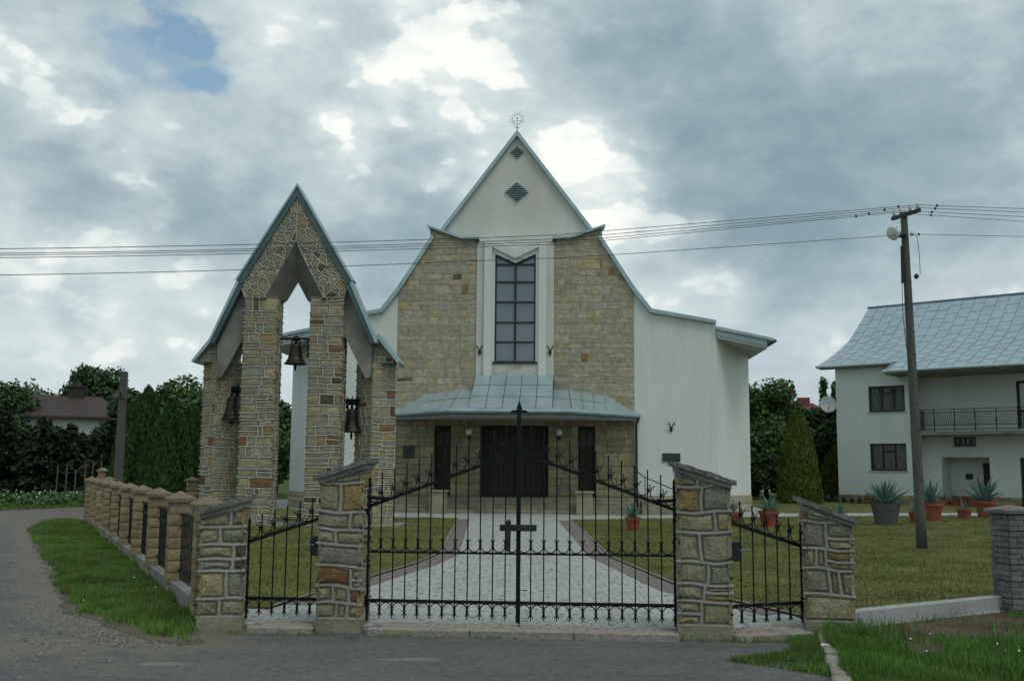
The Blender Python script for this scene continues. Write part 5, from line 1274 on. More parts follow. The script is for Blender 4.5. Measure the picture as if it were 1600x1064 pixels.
    # small fittings by the entrance
    MB().bbox(5.75, 6.1, 2.62, 2.70, 1.37, 1.65, 0.01).build('letter_box', 'black_metal', h)
    MB().bbox(6.2, 6.3, 2.64, 2.70, 1.4, 1.54, 0.01).build('intercom', 'white_paint', h)
    MB().lathe([(0.12, 0), (0.1, -0.06), (0.02, -0.08)], 12, (6.2, 2.0, 2.49)).build('ceiling_lamp', 'globe', h)
build_house()
HM = Matrix.Translation(house.location) @ Matrix.Rotation(rad(-40), 4, 'Z')
# satellite dish
dp = HM @ Vector((-0.42, -0.1, 5.3))
t = thing('satellite_dish', 'round white satellite dish at the corner of the pale house', 'satellite dish', dp, rad(-20))
prof = [(0.001, 0.0), (0.15, 0.012), (0.30, 0.045), (0.42, 0.09), (0.43, 0.10), (0.42, 0.105), (0.30, 0.06), (0.001, 0.015)]
o = MB().lathe(prof, 24).build('reflector', 'dish', t, smooth=True); o.rotation_euler = (rad(72), 0, rad(10)); o.scale = (1, 1.12, 1)
MB().tube([(0.0, -0.05, -0.42), (0.05, -0.42, -0.22)], 0.015, 5).build('feed_arm', 'black_metal', t)
MB().tube([(0.05, -0.42, -0.22), (0.05, -0.46, -0.16)], 0.03, 6).build('feed_horn', 'black_metal', t)
MB().tube([(0, 0.05, -0.1), (0.15, 0.2, -0.15), (0.45, 0.15, -0.15)], 0.025, 6).build('mount', 'black_metal', t)

# ------------------------------------------------------------------ utility pole and wires
PB = G(1441, 862); PY = PB.y
pt = W(1412, 334, PY)
pole = thing('utility_pole', 'grey concrete utility pole with crossarm and street lamp', 'utility pole', (PB.x, PB.y, 0.03))
top = Vector((pt.x-PB.x, 0, pt.z))
def pole_at(z): return top*(z/top.z)
mb = MB(); n = 10; mb.tube([top*(i/n) for i in range(n+1)], [0.118-0.042*i/n for i in range(n+1)], 12); mb.build('shaft', 'weathered_wood', pole, smooth=True)
for z in np.arange(1.0, 7.0, 0.55):
    q = pole_at(z); MB().lathe([(0.014, -0.01), (0.014, 0.01)], 6, (q.x+0.05, q.y-0.13+0.008*z, z)).build('step_hole', 'black_metal', pole)
LD = Vector((-0.935, -0.355, 0)); AD = Vector((-0.355, 0.935, 0))     # line direction (to the left), crossarm direction
ac = top+Vector((0, -0.12, -0.08))
MB().beam(ac-AD*0.44, ac+AD*0.44, 0.07, 0.08).build('crossarm', 'black_metal', pole)
INS = []
for k, a in enumerate((-0.38, -0.14, 0.16, 0.38)):
    q = ac+AD*a; MB().lathe([(0.012, 0.03), (0.03, 0.06), (0.045, 0.09), (0.03, 0.12), (0.04, 0.14), (0.012, 0.17)], 8, q).build('insulator', 'porcelain', pole); INS.append(q+Vector((0, 0, 0.13)))
q = pole_at(pt.z-0.53)+Vector((0.02, -0.10, 0)); MB().lathe([(0.03, -0.04), (0.055, 0), (0.03, 0.05)], 8, q+Vector((0.1, 0, 0))).build('insulator', 'porcelain', pole); INS.append(q+Vector((0.1, 0, 0)))
lm = thing('street_lamp', 'white conical street lamp head clamped near the pole top', 'street lamp', Vector((PB.x, PB.y, 0.03))+pole_at(pt.z-0.52)+Vector((-0.1, -0.08, 0)))
o = MB().lathe([(0.055, 0.0), (0.10, -0.04), (0.155, -0.13), (0.165, -0.17), (0.15, -0.18), (0.001, -0.2)], 16).build('shade', 'white_paint', lm, smooth=True); o.location = (-0.12, -0.05, 0.05); o.rotation_euler = (rad(-25), rad(62), 0)
MB().beam((0.08, 0.0, -0.05), (-0.16, -0.05, -0.05), 0.07, 0.08).build('bracket', 'black_metal', lm)
MB().tube([(-0.05, -0.05, 0.0), (-0.16, -0.08, 0.14)], 0.02, 6).build('stay', 'frame_brown', lm)
mb = MB(); a = pole_at(pt.z-0.8); b = pole_at(pt.z-1.65); mb.tube([a+Vector((-0.10, -0.05, 0)), b+Vector((-0.13, -0.06, 0))], 0.035, 6); mb.build('cable_duct', 'black_metal', pole)
mb = MB(); a = pole_at(pt.z-1.65); b = pole_at(pt.z-3.2); mb.tube([a+Vector((-0.15, -0.06, 0)), (a+b)/2+Vector((-0.17, -0.07, 0)), b+Vector((-0.12, -0.06, 0))], 0.008, 5); mb.build('loose_cable', 'wire', pole)
mb = MB(); a = pole_at(pt.z-0.5); mb.tube([a+Vector((0.12, -0.08, 0)), a+Vector((0.24, -0.08, -0.08)), a+Vector((0.28, -0.08, -0.5)), a+Vector((0.28, -0.08, -0.95)), a+Vector((0.16, -0.08, -1.0))], 0.007, 5); mb.build('jumper_cable', 'wire', pole)
mb = MB(); mb.lathe([(0.03, -0.05), (0.06, 0), (0.03, 0.06)], 8, a+Vector((0.19, -0.08, -1.0))); mb.build('clamp', 'black_metal', pole)
def on_line(px, py, P0):
    nrm = Vector((LD.y, -LD.x, 0)); d = ray(px, py); t = (P0.x*nrm.x+P0.y*nrm.y)/(d.x*nrm.x+d.y*nrm.y)
    return Vector((d.x*t, d.y*t, EYE+d.z*t))
LW = [[(945, 361), (800, 370), (400, 382), (0, 389), (-300, 390)], [(945, 367), (800, 376), (400, 389), (0, 396), (-300, 397)], [(945, 372), (800, 380), (400, 392), (0, 399), (-300, 400)], [(945, 376), (800, 384), (400, 396), (0, 403), (-300, 404)], [(945, 399), (800, 405.5), (400, 421), (0, 430), (-300, 432)]]
RW = [(1700, 330), (1700, 336), (1700, 344), (1700, 353), (1700, 372)]
names = ['nearest', '', '', '', '']
order = [('overhead wire tied to the nearest insulator of the crossarm', 0), ('overhead wire tied to the crossarm just before the pole', 1), ('overhead wire tied to the crossarm just behind the pole', 2), ('overhead wire tied to the far end of the crossarm', 3), ('single lower overhead wire passing the street lamp', 4)]
base = Vector((PB.x, PB.y, 0.03))
for lb, i in order:
    P0 = base+INS[i]
    pts = [on_line(x, y, P0) for x, y in LW[i]][::-1]+[P0]+[on_line(*RW[i], P0)]
    # smooth by Catmull-Rom on the left span
    out = []
    sp = pts[:-1]
    for k in range(len(sp)-1):
        p0, p1, p2, p3 = sp[max(k-1, 0)], sp[k], sp[k+1], sp[min(k+2, len(sp)-1)]
        for u in np.linspace(0, 1, 6)[:-1]:
            out.append(0.5*((2*p1)+(p2-p0)*u+(2*p0-5*p1+4*p2-p3)*u*u+(3*p1-p0-3*p2+p3)*u**3))
    out += [sp[-1], pts[-1]]
    wo = thing('overhead_wire', lb, 'wire', P0, 0, 'overhead wires on the utility pole')
    MB().tube([q-P0 for q in out], 0.0065, 5).build('cable', 'wire', wo)
    for d, f in ((-1, 0.0), (1, 0.0)):
        q = P0+LD*(-d)*(0.55+0.18*i) if i < 4 else P0+LD*(-d)*0.2
        # sit on the cable: interpolate its height
        tgt = out[-3] if d < 0 else out[-1]
        v = (tgt-P0); k = min(1.0, (q-P0).length/max(v.length, 0.01)); c = v*k
        MB().lathe([(0.01, -0.03), (0.03, -0.01), (0.03, 0.01), (0.01, 0.03)], 6, c).build('spacer', 'black_metal', wo)

# ------------------------------------------------------------------ potted agaves
def agave_leaf(L, w, bend, r, shade):
    n = 6; vs = []; mb = MB()
    for i in range(n+1):
        t = i/n; ww = w*(0.75+0.5*t-1.25*t*t*t)*(1 if i < n else 0.02); ww = max(ww, 0.003)
        x = L*(t-0.10*bend*t*t); z = bend*L*(-0.45*t*t)+0.0; cup = 0.30*ww
        vs += [(x, -ww/2, z+cup), (x, 0, z), (x, ww/2, z+cup), (x, 0, z-0.18*w*(1-t))]
    fs = []
    for i in range(n):
        k = i*4; fs += [(k, k+4, k+5, k+1), (k+1, k+5, k+6, k+2), (k+2, k+6, k+7, k+3), (k+3, k+7, k+4, k)]
    mb.add(vs, fs, shade); return mb.mesh('leaf', 'agave', True, True)
AR = random.Random(31)
LEAVES = [agave_leaf(1.0, AR.uniform(0.12, 0.16), AR.uniform(0.0, 0.75), AR, (0.085*k, 0.175*k, 0.135*k)) for k in (0.8, 0.9, 1.0, 1.1, 1.25, 0.7)]
def pot_mesh(R, H, n=20, rim=True):
    mb = MB()
    if rim: pr = [(R*0.72, 0), (R*0.93, H*0.80), (R*1.06, H*0.80), (R*1.08, H), (R*0.96, H), (R*0.94, H*0.86), (R*0.001, H*0.86)]
    else: pr = [(R*0.74, 0), (R*1.02, H*0.97), (R*1.02, H), (R*0.90, H), (R*0.88, H*0.88), (R*0.001, H*0.88)]
    mb.lathe(pr, n); return mb
def potted(label, px, py, R, H, nl, ll, mat='terracotta', n=20, group=None, seed=0, thin=False, zz=0.07, cat='potted plant', up=1.0):
    g = G(px, py, 0.05); r = random.Random(seed)
    t = thing('potted_agave' if not thin else 'potted_plant', label, cat, (g.x, g.y, zz), r.uniform(0, 6), group)
    o = pot_mesh(R, H, n, n > 8).build('pot', mat, t, smooth=False)
    MB().lathe([(R*0.9, H*0.84), (R*0.5, H*0.9), (0.001, H*0.92)], 12).build('soil', 'soil', t)
    for i in range(nl):
        q = i/max(1, nl-1); el = rad(18+66*q**0.8)*up+r.uniform(-.09, .09); az = i*2.39996+r.uniform(-.2, .2)
        lf = link('leaf', LEAVES[r.randrange(6)], t); s = ll*r.uniform(0.82, 1.12)*(0.9+0.1*q)
        lf.location = (0.04*math.cos(az), 0.04*math.sin(az), H*0.88); lf.rotation_euler = (0, -el, az); k = (0.8 if thin else 1.0)
        lf.scale = (s, s*k, s)
    return t
potted('largest agave in a grey octagonal concrete planter', 1385, 821, 0.47, 0.66, 34, 0.95, 'grey_planter', 8, None, 1)
potted('agave in a terracotta pot on the lawn right of the church wing', 1202, 824, 0.30, 0.48, 22, 0.60, seed=2, group='agaves in terracotta pots')
potted('agave in a terracotta pot half hidden by the right main gate pillar', 1141, 824, 0.28, 0.42, 20, 0.52, seed=3, group='agaves in terracotta pots')
potted('small agave in a terracotta pot on the lawn before the church ramp', 989, 830, 0.21, 0.36, 18, 0.50, seed=4, group='agaves in terracotta pots')
potted('agave in a terracotta pot right behind the utility pole', 1455, 814, 0.42, 0.62, 26, 0.90, seed=5, group='agaves in terracotta pots')
potted('agave in a tall terracotta pot before the house entrance', 1540, 809, 0.36, 0.62, 30, 1.0, seed=6, group='agaves in terracotta pots')
potted('small dark succulent in a terracotta pot before the house recess', 1507, 811, 0.27, 0.34, 14, 0.42, seed=7, group='agaves in terracotta pots', thin=True)
potted('small agave in a terracotta pot peeping out left of the utility pole', 1430, 818, 0.20, 0.36, 14, 0.42, seed=8, group='agaves in terracotta pots')
potted('pale agave in a low pot just behind the short pillar coping', 1313, 817, 0.22, 0.26, 16, 0.50, seed=9, group='agaves in terracotta pots')
for i in range(10):
    p = HM @ Vector((-0.35+i*0.42, -0.55, 0.07)); px = 0
    if i == 9: p = HM @ Vector((4.4, 0.6, 0.07))
    r = random.Random(100+i); big = 1.35 if i >= 5 else 1.0
    t = thing('small_potted_plant', ('small plant in a dark brown pot in the row along the house wall' if i < 5 else 'small plant in a terracotta pot in the row along the house wall'), 'potted plant', p, r.uniform(0, 6), 'small dark pots along the house wall' if i < 5 else 'small terracotta pots along the house wall')
    pot_mesh(0.13*big, 0.2*big, 10).build('pot', 'frame_brown' if i < 5 else 'terracotta', t)
    for k in range(7): 
        lf = link('leaf', LEAVES[5], t); s = r.uniform(0.22, 0.34)*big; lf.location = (0, 0, 0.16*big); lf.rotation_euler = (0, -rad(r.uniform(25, 85)), k*0.9+r.uniform(-.2, .2)); lf.scale = (s, s*1.6, s)
for i in range(4):
    p = HM @ Vector((5.2+0.45*i, 1.0, 0.07)); r = random.Random(140+i)
    t = thing('planter_box', 'terracotta trough with dark plants by the house entrance recess', 'planter', p, rad(-40), 'troughs by the entrance recess')
    MB().add([(-0.17, -0.1, 0), (0.17, -0.1, 0), (0.17, 0.1, 0), (-0.17, 0.1, 0), (-0.2, -0.13, 0.3), (0.2, -0.13, 0.3), (0.2, 0.13, 0.3), (-0.2, 0.13, 0.3)], [(3, 2, 1, 0), (0, 1, 5, 4), (1, 2, 6, 5), (2, 3, 7, 6), (3, 0, 4, 7)]).build('trough', 'terracotta', t)
    MB().box(-0.185, 0.185, -0.115, 0.115, 0.2, 0.26).build('soil', 'soil', t)
    for k in range(6):
        lf = link('leaf', LEAVES[5], t); s = r.uniform(0.2, 0.4); lf.location = (r.uniform(-.12, .12), 0, 0.24); lf.rotation_euler = (0, -rad(r.uniform(40, 90)), r.uniform(0, 6)); lf.scale = (s, s*1.6, s)
# ------------------------------------------------------------------ trees and hedges
def quads_mesh(name, Ct, U, V, cols, mat='leaf'):
    n = len(Ct); P = np.zeros((n, 4, 3), np.float32)
    P[:, 0] = Ct-V; P[:, 1] = Ct+U*0.62-V*0.1; P[:, 2] = Ct+V; P[:, 3] = Ct-U*0.62+V*0.1
    me = bpy.data.meshes.new(name); me.vertices.add(4*n); me.vertices.foreach_set('co', P.ravel())
    me.loops.add(4*n); me.loops.foreach_set('vertex_index', np.arange(4*n, dtype=np.int32))
    me.polygons.add(n); me.polygons.foreach_set('loop_start', np.arange(0, 4*n, 4, dtype=np.int32)); me.polygons.foreach_set('loop_total', np.full(n, 4, dtype=np.int32))
    me.update(); me.materials.append(M[mat]); setcol(me, np.repeat(cols, 4, 0)); me.validate(); return me
def unit(a): return a/np.maximum(np.linalg.norm(a, axis=1, keepdims=True), 1e-6)
def crown(blobs, n, size, col, seed, var=0.3, bright=None):
    r = np.random.default_rng(seed); blobs = np.array(blobs, float)
    wts = (blobs[:, 3]*blobs[:, 4]*blobs[:, 5])**(2/3); idx = r.choice(len(blobs), n, p=wts/wts.sum())
    d = unit(r.normal(size=(n, 3))); rr = r.uniform(0.35, 1.0, n)**0.45*r.uniform(0.92, 1.1, n)
    # lumpy surface so the outline breaks into clumps
    ph = r.uniform(0, 6.28, (len(blobs), 6)); q = ph[idx]
    lump = np.sin(d[:, 0]*5+q[:, 0])*np.sin(d[:, 1]*6+q[:, 1])+np.sin(d[:, 2]*7+q[:, 2])*np.sin(d[:, 0]*4+q[:, 3])
    rr = rr*(1+0.16*lump)
    keep = (lump > -0.95) | (r.random(n) < 0.35)
    Ct = blobs[idx, :3]+d*rr[:, None]*blobs[idx, 3:]
    nrm = unit(d*0.8+r.normal(size=(n, 3))*0.7+np.array([0, 0, 0.35])); a = unit(np.cross(nrm, r.normal(size=(n, 3)))); b = np.cross(nrm, a)
    s = size*r.uniform(0.6, 1.35, n)[:, None]
    c = np.array(col)[None]*(1+r.normal(0, 0.16, (n, 1)))*(1+0.22*lump[:, None]*var)
    c = c*np.array([1, 1, 1])+np.clip(r.normal(0, 0.012, (n, 3)), -.02, .03); c = np.clip(c, 0.008, 0.4)
    k = keep & (Ct[:, 2] > 0.05)
    return Ct[k], a[k]*s[k], b[k]*s[k], c[k]
def trunk_mesh(h, r0, seed, limbs=5, spread=1.5):
    r = random.Random(seed); mb = MB(); pts = [Vector((r.uniform(-.08, .08)*i, r.uniform(-.08, .08)*i, h*i/5)) for i in range(6)]
    mb.tube(pts, [r0*(1-0.13*i) for i in range(6)], 8)
    for k in range(limbs):
        a = pts[2+k % 4]; t = k*2.4; e = a+Vector((math.cos(t)*spread, math.sin(t)*spread, h*r.uniform(0.25, 0.45)))
        m = a.lerp(e, 0.5)+Vector((0, 0, -0.1)); mb.tube([a, m, e], [r0*0.42, r0*0.3, r0*0.1], 5)
    return mb.mesh('trunk', 'bark')
def tree(name, label, loc, blobs, n, size, col, seed, h, r0, cat='tree', group=None, spread=1.5):
    t = thing(name, label, cat, loc, 0, group)
    link('trunk', trunk_mesh(h, r0, seed, 6, spread), t)
    link('crown', quads_mesh('crown', *crown(blobs, n, size, col, seed)), t); return t
def round_blobs(R, H, z0, k, seed, flat=1.0):
    r = random.Random(seed); out = []
    for i in range(k):
        t = r.random(); z = z0+(H-z0)*(0.12+0.80*t); rad_ = R*(0.35+0.65*math.sin(PI*(0.18+0.72*t)))*r.uniform(0.35, 0.72); a = r.uniform(0, 6.28)
        s = R*r.uniform(0.30, 0.50); out.append((math.cos(a)*rad_, math.sin(a)*rad_*flat, z, s, s, s*0.85))
    out.append((0, 0, (z0+H)/2, R*0.55, R*0.55, (H-z0)*0.40)); return out
def thuja(label, loc, R, H, n, col, seed, group=None, size=0.10, prof=None, name='thuja', tip=None):
    r = np.random.default_rng(seed); t = thing(name, label, 'conifer', loc, 0, group)
    tt = r.random(n)**1.15; f = prof or (lambda q: (0.72+0.55*q-0.15*q*q)*(1-q)**0.62)
    k = np.array([f(x) for x in tt]); mx = max(f(x) for x in np.linspace(0, 1, 40)); k = k/mx
    az = r.uniform(0, 2*PI, n); lump = np.sin(az*5+tt*9+seed)*0.5+np.sin(az*9-tt*17+seed*2)*0.35+np.sin(az*3+tt*31)*0.3
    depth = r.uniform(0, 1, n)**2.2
    rr = R*k*(1+0.085*lump)*(1-0.32*depth)
    P = np.stack([np.cos(az)*rr, np.sin(az)*rr, tt*H+r.normal(0, 0.03, n)], 1)
    out = np.stack([np.cos(az), np.sin(az), np.zeros(n)], 1); up = np.array([0, 0, 1.0])
    b = unit(out*r.uniform(0.1, 0.7, (n, 1))+up*1.0+r.normal(0, 0.28, (n, 3))); tang = np.stack([-np.sin(az), np.cos(az), np.zeros(n)], 1)
    a = unit(tang+r.normal(0, 0.6, (n, 3))+out*r.normal(0, 0.5, (n, 1))); s = size*r.uniform(0.6, 1.4, n)[:, None]*(0.75+0.25*(1-tt[:, None]))
    c = np.array(col)[None]*(1+r.normal(0, 0.15, (n, 1)))
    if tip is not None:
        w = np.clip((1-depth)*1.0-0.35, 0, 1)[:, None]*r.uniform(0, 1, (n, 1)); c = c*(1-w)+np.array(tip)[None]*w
    c = np.clip(c, 0.006, 0.4)
    k2 = P[:, 2] > 0.03
    link('crown', quads_mesh('crown', P[k2], a[k2]*s[k2]*0.8, b[k2]*s[k2]*1.3, c[k2]), t)
    mb = MB(); mb.tube([(0, 0, 0), (0, 0, H*0.5), (0, 0, H*0.92)], [R*0.16, R*0.10, 0.02], 7); mb.build('trunk', 'bark', t)
    return t
def spruce(label, loc, R, H, n, col, seed, group=None, size=0.16):
    """layered dark conifer with drooping sprays"""
    r = np.random.default_rng(seed); t = thing('spruce', label, 'conifer', loc, 0, group)
    nb = 70; bt = np.sort(r.uniform(0.03, 0.985, nb)); ba = np.arange(nb)*2.39996+r.normal(0, 0.25, nb); bl = R*(1-bt)**0.75*r.uniform(0.72, 1.15, nb)+0.12
    idx = r.choice(nb, n, p=(bl/bl.sum())); q = r.random(n)**0.75
    az = ba[idx]+r.normal(0, 0.22, n)*(0.35+q*0.6); rad_ = bl[idx]*q; z = bt[idx]*H-0.16*rad_+0.05*rad_**2/np.maximum(R, .1)+r.normal(0, 0.10, n)
    P = np.stack([np.cos(az)*rad_, np.sin(az)*rad_, z], 1); out = np.stack([np.cos(az), np.sin(az), np.full(n, -0.15)], 1)
    b = unit(out+r.normal(0, 0.45, (n, 3))); a = unit(np.cross(b, r.normal(size=(n, 3)))); s = size*r.uniform(0.6, 1.4, n)[:, None]
    c = np.clip(np.array(col)[None]*(1+r.normal(0, 0.2, (n, 1))), 0.005, 0.3); k = P[:, 2] > 0.02
    link('crown', quads_mesh('crown', P[k], a[k]*s[k]*0.7, b[k]*s[k]*1.3, c[k]), t)
    mb = MB(); mb.tube([(0, 0, 0), (0, 0, H*0.5), (0, 0, H)], [0.14, 0.09, 0.015], 7); mb.build('trunk', 'bark', t); return t
def g2(px, Y): return Vector(((px-800)/F*Y*1.01, Y, 0.0))
DG = (0.038, 0.070, 0.026); MG = (0.062, 0.112, 0.034); LGn = (0.09, 0.15, 0.042)
# right side between church and house
thuja('broad golden green thuja between church wing and pale house', g2(1242, 53), 1.12, 4.75, 24000, (0.07, 0.105, 0.023), 3, size=0.085, tip=(0.17, 0.21, 0.04), prof=lambda q: (0.95+0.30*q-0.45*q*q)*(1-q)**0.42)
thuja('thuja bush half hidden behind the corner of the pale house', g2(1303, 58.5), 1.15, 3.2, 12000, (0.045, 0.065, 0.018), 4, size=0.085, tip=(0.12, 0.115, 0.03))
rt = [(1192, 62, 2.6, 7.6, MG, 'tall leafy tree rising right behind the church eave'), (1222, 66, 3.0, 6.2, (0.04, 0.08, 0.025), 'leafy bush tree behind the golden thuja'), (1262, 68, 3.0, 5.3, (0.042, 0.07, 0.025), 'dark leafy tree below the red tiled roof'), (1292, 66, 2.6, 5.6, DG, 'dark leafy tree standing behind the satellite dish'), (1165, 60, 2.0, 4.5, DG, 'dark shrub tree hidden behind the church wing')]
for i, (px, Y, R, H, c, lb) in enumerate(rt):
    tree('leafy_tree', lb, g2(px, Y), round_blobs(R, H, 0.4, 13, 300+i), 15000, 0.14, c, 300+i, H*0.6, 0.16, group='trees behind church and house', spread=R*0.5)
for i, (px, Y, H) in enumerate(((1283, 64, 7.3), (1301, 64, 7.0))):
    t = thing('young_poplar', 'taller slender leafy shoot rising above the satellite dish' if i == 0 else 'shorter slender leafy shoot rising beside the pale house corner', 'tree', g2(px, Y), 0, 'slender shoots above the dish')
    bl = [(0.05*math.sin(k*2), 0, H-0.25*k, 0.22, 0.22, 0.3) for k in range(8)]
    link('crown', quads_mesh('crown', *crown(bl, 700, 0.11, MG, 330+i)), t); MB().tube([(0, 0, 0), (0, 0, H)], [0.06, 0.015], 6).build('trunk', 'bark', t)
# left: thujas inside the fence
th = [(212, 40, 0.72, 4.15), (238, 41.5, 0.85, 4.9), (262, 40, 0.66, 3.7), (285, 41, 0.72, 3.9), (305, 42.5, 0.8, 4.2), (226, 43.5, 0.8, 4.7), (251, 39.2, 0.6, 3.2), (275, 43, 0.8, 4.5), (322, 44, 0.9, 4.6)]
lbs = ['green columnar thuja beside the wooden cross', 'tallest green thuja of the clump behind the block fence', 'short green thuja in the middle of the clump', 'green thuja in the clump, behind the first pyramid caps', 'green thuja nearest the bell tower', 'green thuja at the back of the clump behind the cross', 'lowest green thuja at the front of the clump', 'rear green thuja between two taller ones', 'green thuja half hidden by the bell tower pillar']
for i, (px, Y, R, H) in enumerate(th):
    thuja(lbs[i], g2(px, Y), R, H, 9000, (0.042, 0.092, 0.027), 20+i, 'thujas behind the block fence', 0.085, tip=(0.055, 0.105, 0.032))
# left: dark conifer hedge
hd = []
r = random.Random(44)
for i in range(17):
    px = -70+i*19+r.uniform(-5, 5); Y = 53+r.uniform(-1.5, 3); H = (4.9 if i < 5 else 3.85)+r.uniform(-0.4, 0.45)
    if 9 <= i <= 12: H -= 0.35
    if i > 13: H += 0.6
    spruce('dark dense conifer in the hedge behind the flowering field strip', g2(px, Y), r.uniform(1.5, 2.0), H, 8500, (0.020, 0.036, 0.017), 60+i, 'dark conifer hedge by the side road', 0.15)
lt = [(10, 72, 3.4, 6.9, DG, 'big dark tree at the far end of the conifer hedge'), (58, 84, 3.8, 7.7, MG, 'green tree behind the left end of the brown roof'), (85, 88, 3.0, 7.2, LGn, 'paler green tree behind the brown roof'), (160, 84, 2.8, 9.4, (0.038, 0.075, 0.026), 'tall tree rising behind the brown roofed house'), (183, 86, 2.4, 8.7, DG, 'tall dark tree right behind the wooden cross'), (215, 70, 2.4, 6.5, DG, 'dark tree behind the thuja clump'),
      (285, 64, 3.2, 7.1, MG, 'leafy tree beside the left side of the bell tower'), (258, 66, 2.4, 6.6, DG, 'leafy tree between thujas and bell tower'), (330, 60, 3.0, 6.0, (0.055, 0.10, 0.03), 'bright leafy tree seen behind the left tower pillar'), (240, 80, 2.5, 6.2, LGn, 'pale leafy tree far behind the thujas'), (395, 62, 2.8, 5.6, MG, 'leafy tree seen between the tower pillars'), (440, 66, 2.6, 5.4, DG, 'dark leafy tree seen behind the left inner pillar')]
for i, (px, Y, R, H, c, lb) in enumerate(lt):
    tree('leafy_tree', lb, g2(px, Y), round_blobs(R, H, 0.5 if i > 5 else H*0.25, 13, 400+i), 13000, 0.15, c, 400+i, H*0.65, 0.18, group='trees behind the fence and tower', spread=R*0.5)
# far woods so the horizon is closed
Ct = []
r = np.random.default_rng(9)
bl = []
for k in range(150):
    a = rad(-44+88*k/149)+r.normal(0, 0.004); D = 165+r.uniform(-20, 25); R = r.uniform(4, 7); bl.append((math.sin(a)*D, math.cos(a)*D, R*0.55, R*1.3, R, R*r.uniform(0.7, 1.05)))
o = link('far_woods', quads_mesh('far_woods', *crown(bl, 50000, 0.55, (0.04, 0.07, 0.035), 5))); tag(o, 'far belt of trees closing the horizon', 'woods', kind='stuff')
# flowering crop strip
def crop():
    r = np.random.default_rng(3); n = 26000
    P = np.stack([r.uniform(-46, -12.5, n*2), r.uniform(40, 51, n*2)], 1)
    k = in_poly(P, [(-19.3, 41.5), (-17.8, 44.2), (-14.5, 46.8), (-14.5, 51.5), (-46, 51.5), (-46, 40)]); P = P[k][:n]; n = len(P)
    z = r.uniform(0.04, 0.42, n)+0.08*np.sin(P[:, 1]*4)
    Ct = np.stack([P[:, 0], P[:, 1], z], 1); nr = unit(r.normal(size=(n, 3))+np.array([0, -0.3, 0.9])); a = unit(np.cross(nr, r.normal(size=(n, 3)))); b = np.cross(nr, a); s = r.uniform(0.05, 0.12, n)[:, None]
    c = np.array([0.055, 0.115, 0.028])*(1+r.normal(0, 0.2, (n, 1)))
    o = link('crop_leaves', quads_mesh('crop_leaves', Ct, a*s, b*s, np.clip(c, 0.01, 0.3))); tag(o, 'low leafy green crop in the field strip', 'crop', kind='stuff')
    m = 420; i = r.choice(n, m); Cf = Ct[i]; Cf[:, 2] = r.uniform(0.42, 0.56, m); nr = unit(r.normal(size=(m, 3))*0.6+np.array([0, -0.7, 0.6])); a = unit(np.cross(nr, r.normal(size=(m, 3)))); b = np.cross(nr, a)
    o = link('crop_flowers', quads_mesh('crop_flowers', Cf, a*0.05, b*0.045, np.full((m, 3), 0.7), 'white_petal')); tag(o, 'small white flowers over the green crop', 'flowers', kind='stuff')
crop()
def clover():
    r = np.random.default_rng(8); pts = []
    for _ in range(7): pts.append((r.uniform(-6.5, -3.6), r.uniform(11.3, 15.5), r.uniform(0.1, 0.14)))
    P = np.array(pts); k = in_poly(P, VERGE); P = P[k]
    Q = np.stack([r.uniform(3.3, 6.5, 60), r.uniform(8.9, 11.0, 60), r.uniform(0.12, 0.17, 60)], 1); P = np.concatenate([P, Q[:9]])
    n = len(P); nr = unit(r.normal(size=(n, 3))*0.4+np.array([0, -0.6, 0.7])); a = unit(np.cross(nr, r.normal(size=(n, 3)))); b = np.cross(nr, a)
    o = link('clover_flowers', quads_mesh('clover_flowers', P, a*0.016, b*0.012, np.full((n, 3), 0.7), 'white_petal')); tag(o, 'tiny white clover flowers in the roadside grass', 'flowers', kind='stuff')
clover()

# ------------------------------------------------------------------ left background
ccx = g2(188, 34.2)
cr = thing('wooden_cross', 'tall grey weathered wooden cross beyond the block fence', 'cross', (W(193, 600, 34.2).x, 34.2, 0), rad(-8))
zt = W(194, 580, 34.2).z
MB().add([(-0.12, -0.10, 0), (0.12, -0.10, 0), (0.12, 0.10, 0), (-0.12, 0.10, 0), (-0.1, -0.09, zt-0.03), (0.1, -0.09, zt-0.03), (0.1, 0.09, zt-0.03), (-0.1, 0.09, zt-0.03), (-0.06, -0.05, zt), (0.06, -0.05, zt), (0.06, 0.05, zt), (-0.06, 0.05, zt)], [(3, 2, 1, 0), (0, 1, 5, 4), (1, 2, 6, 5), (2, 3, 7, 6), (3, 0, 4, 7), (4, 5, 9, 8), (5, 6, 10, 9), (6, 7, 11, 10), (7, 4, 8, 11), (8, 9, 10, 11)]).build('upright', 'weathered_wood', cr)
za = W(194, 619, 34.2).z
MB().bbox(-0.30, 0.32, -0.13, -0.09, za-0.08, za+0.08, 0.01).build('cross_beam', 'weathered_wood', cr)
MB().tube([(0.0, -0.14, za-0.05), (0.0, -0.16, za+0.12)], 0.03, 6).build('small_figure', 'frame_brown', cr)
wf_ = thing('stake_fence', 'thin bare wooden stakes standing before the dark conifers', 'fence', (0, 0, 0))
for i, (px, y0) in enumerate(((104, 727), (118, 724), (132, 734), (147, 726), (158, 722), (171, 720))):
    q = g2(px, 48.5+0.3*(i % 2)); z = W(px, y0, q.y).z; MB().tube([(q.x, q.y, 0), (q.x+0.02, q.y, z)], 0.035, 5).build('stake', 'weathered_wood', wf_)
a = g2(90, 48.6); b = g2(190, 48.6)
for z in (0.7, 1.4): MB().tube([(a.x, a.y, z), (b.x, b.y, z)], 0.006, 4).build('strand', 'wire', wf_)
q = g2(173, 46); bx = thing('wooden_hive', 'small tan wooden box with pitched lid beside the cross', 'box', (q.x, q.y, 0))
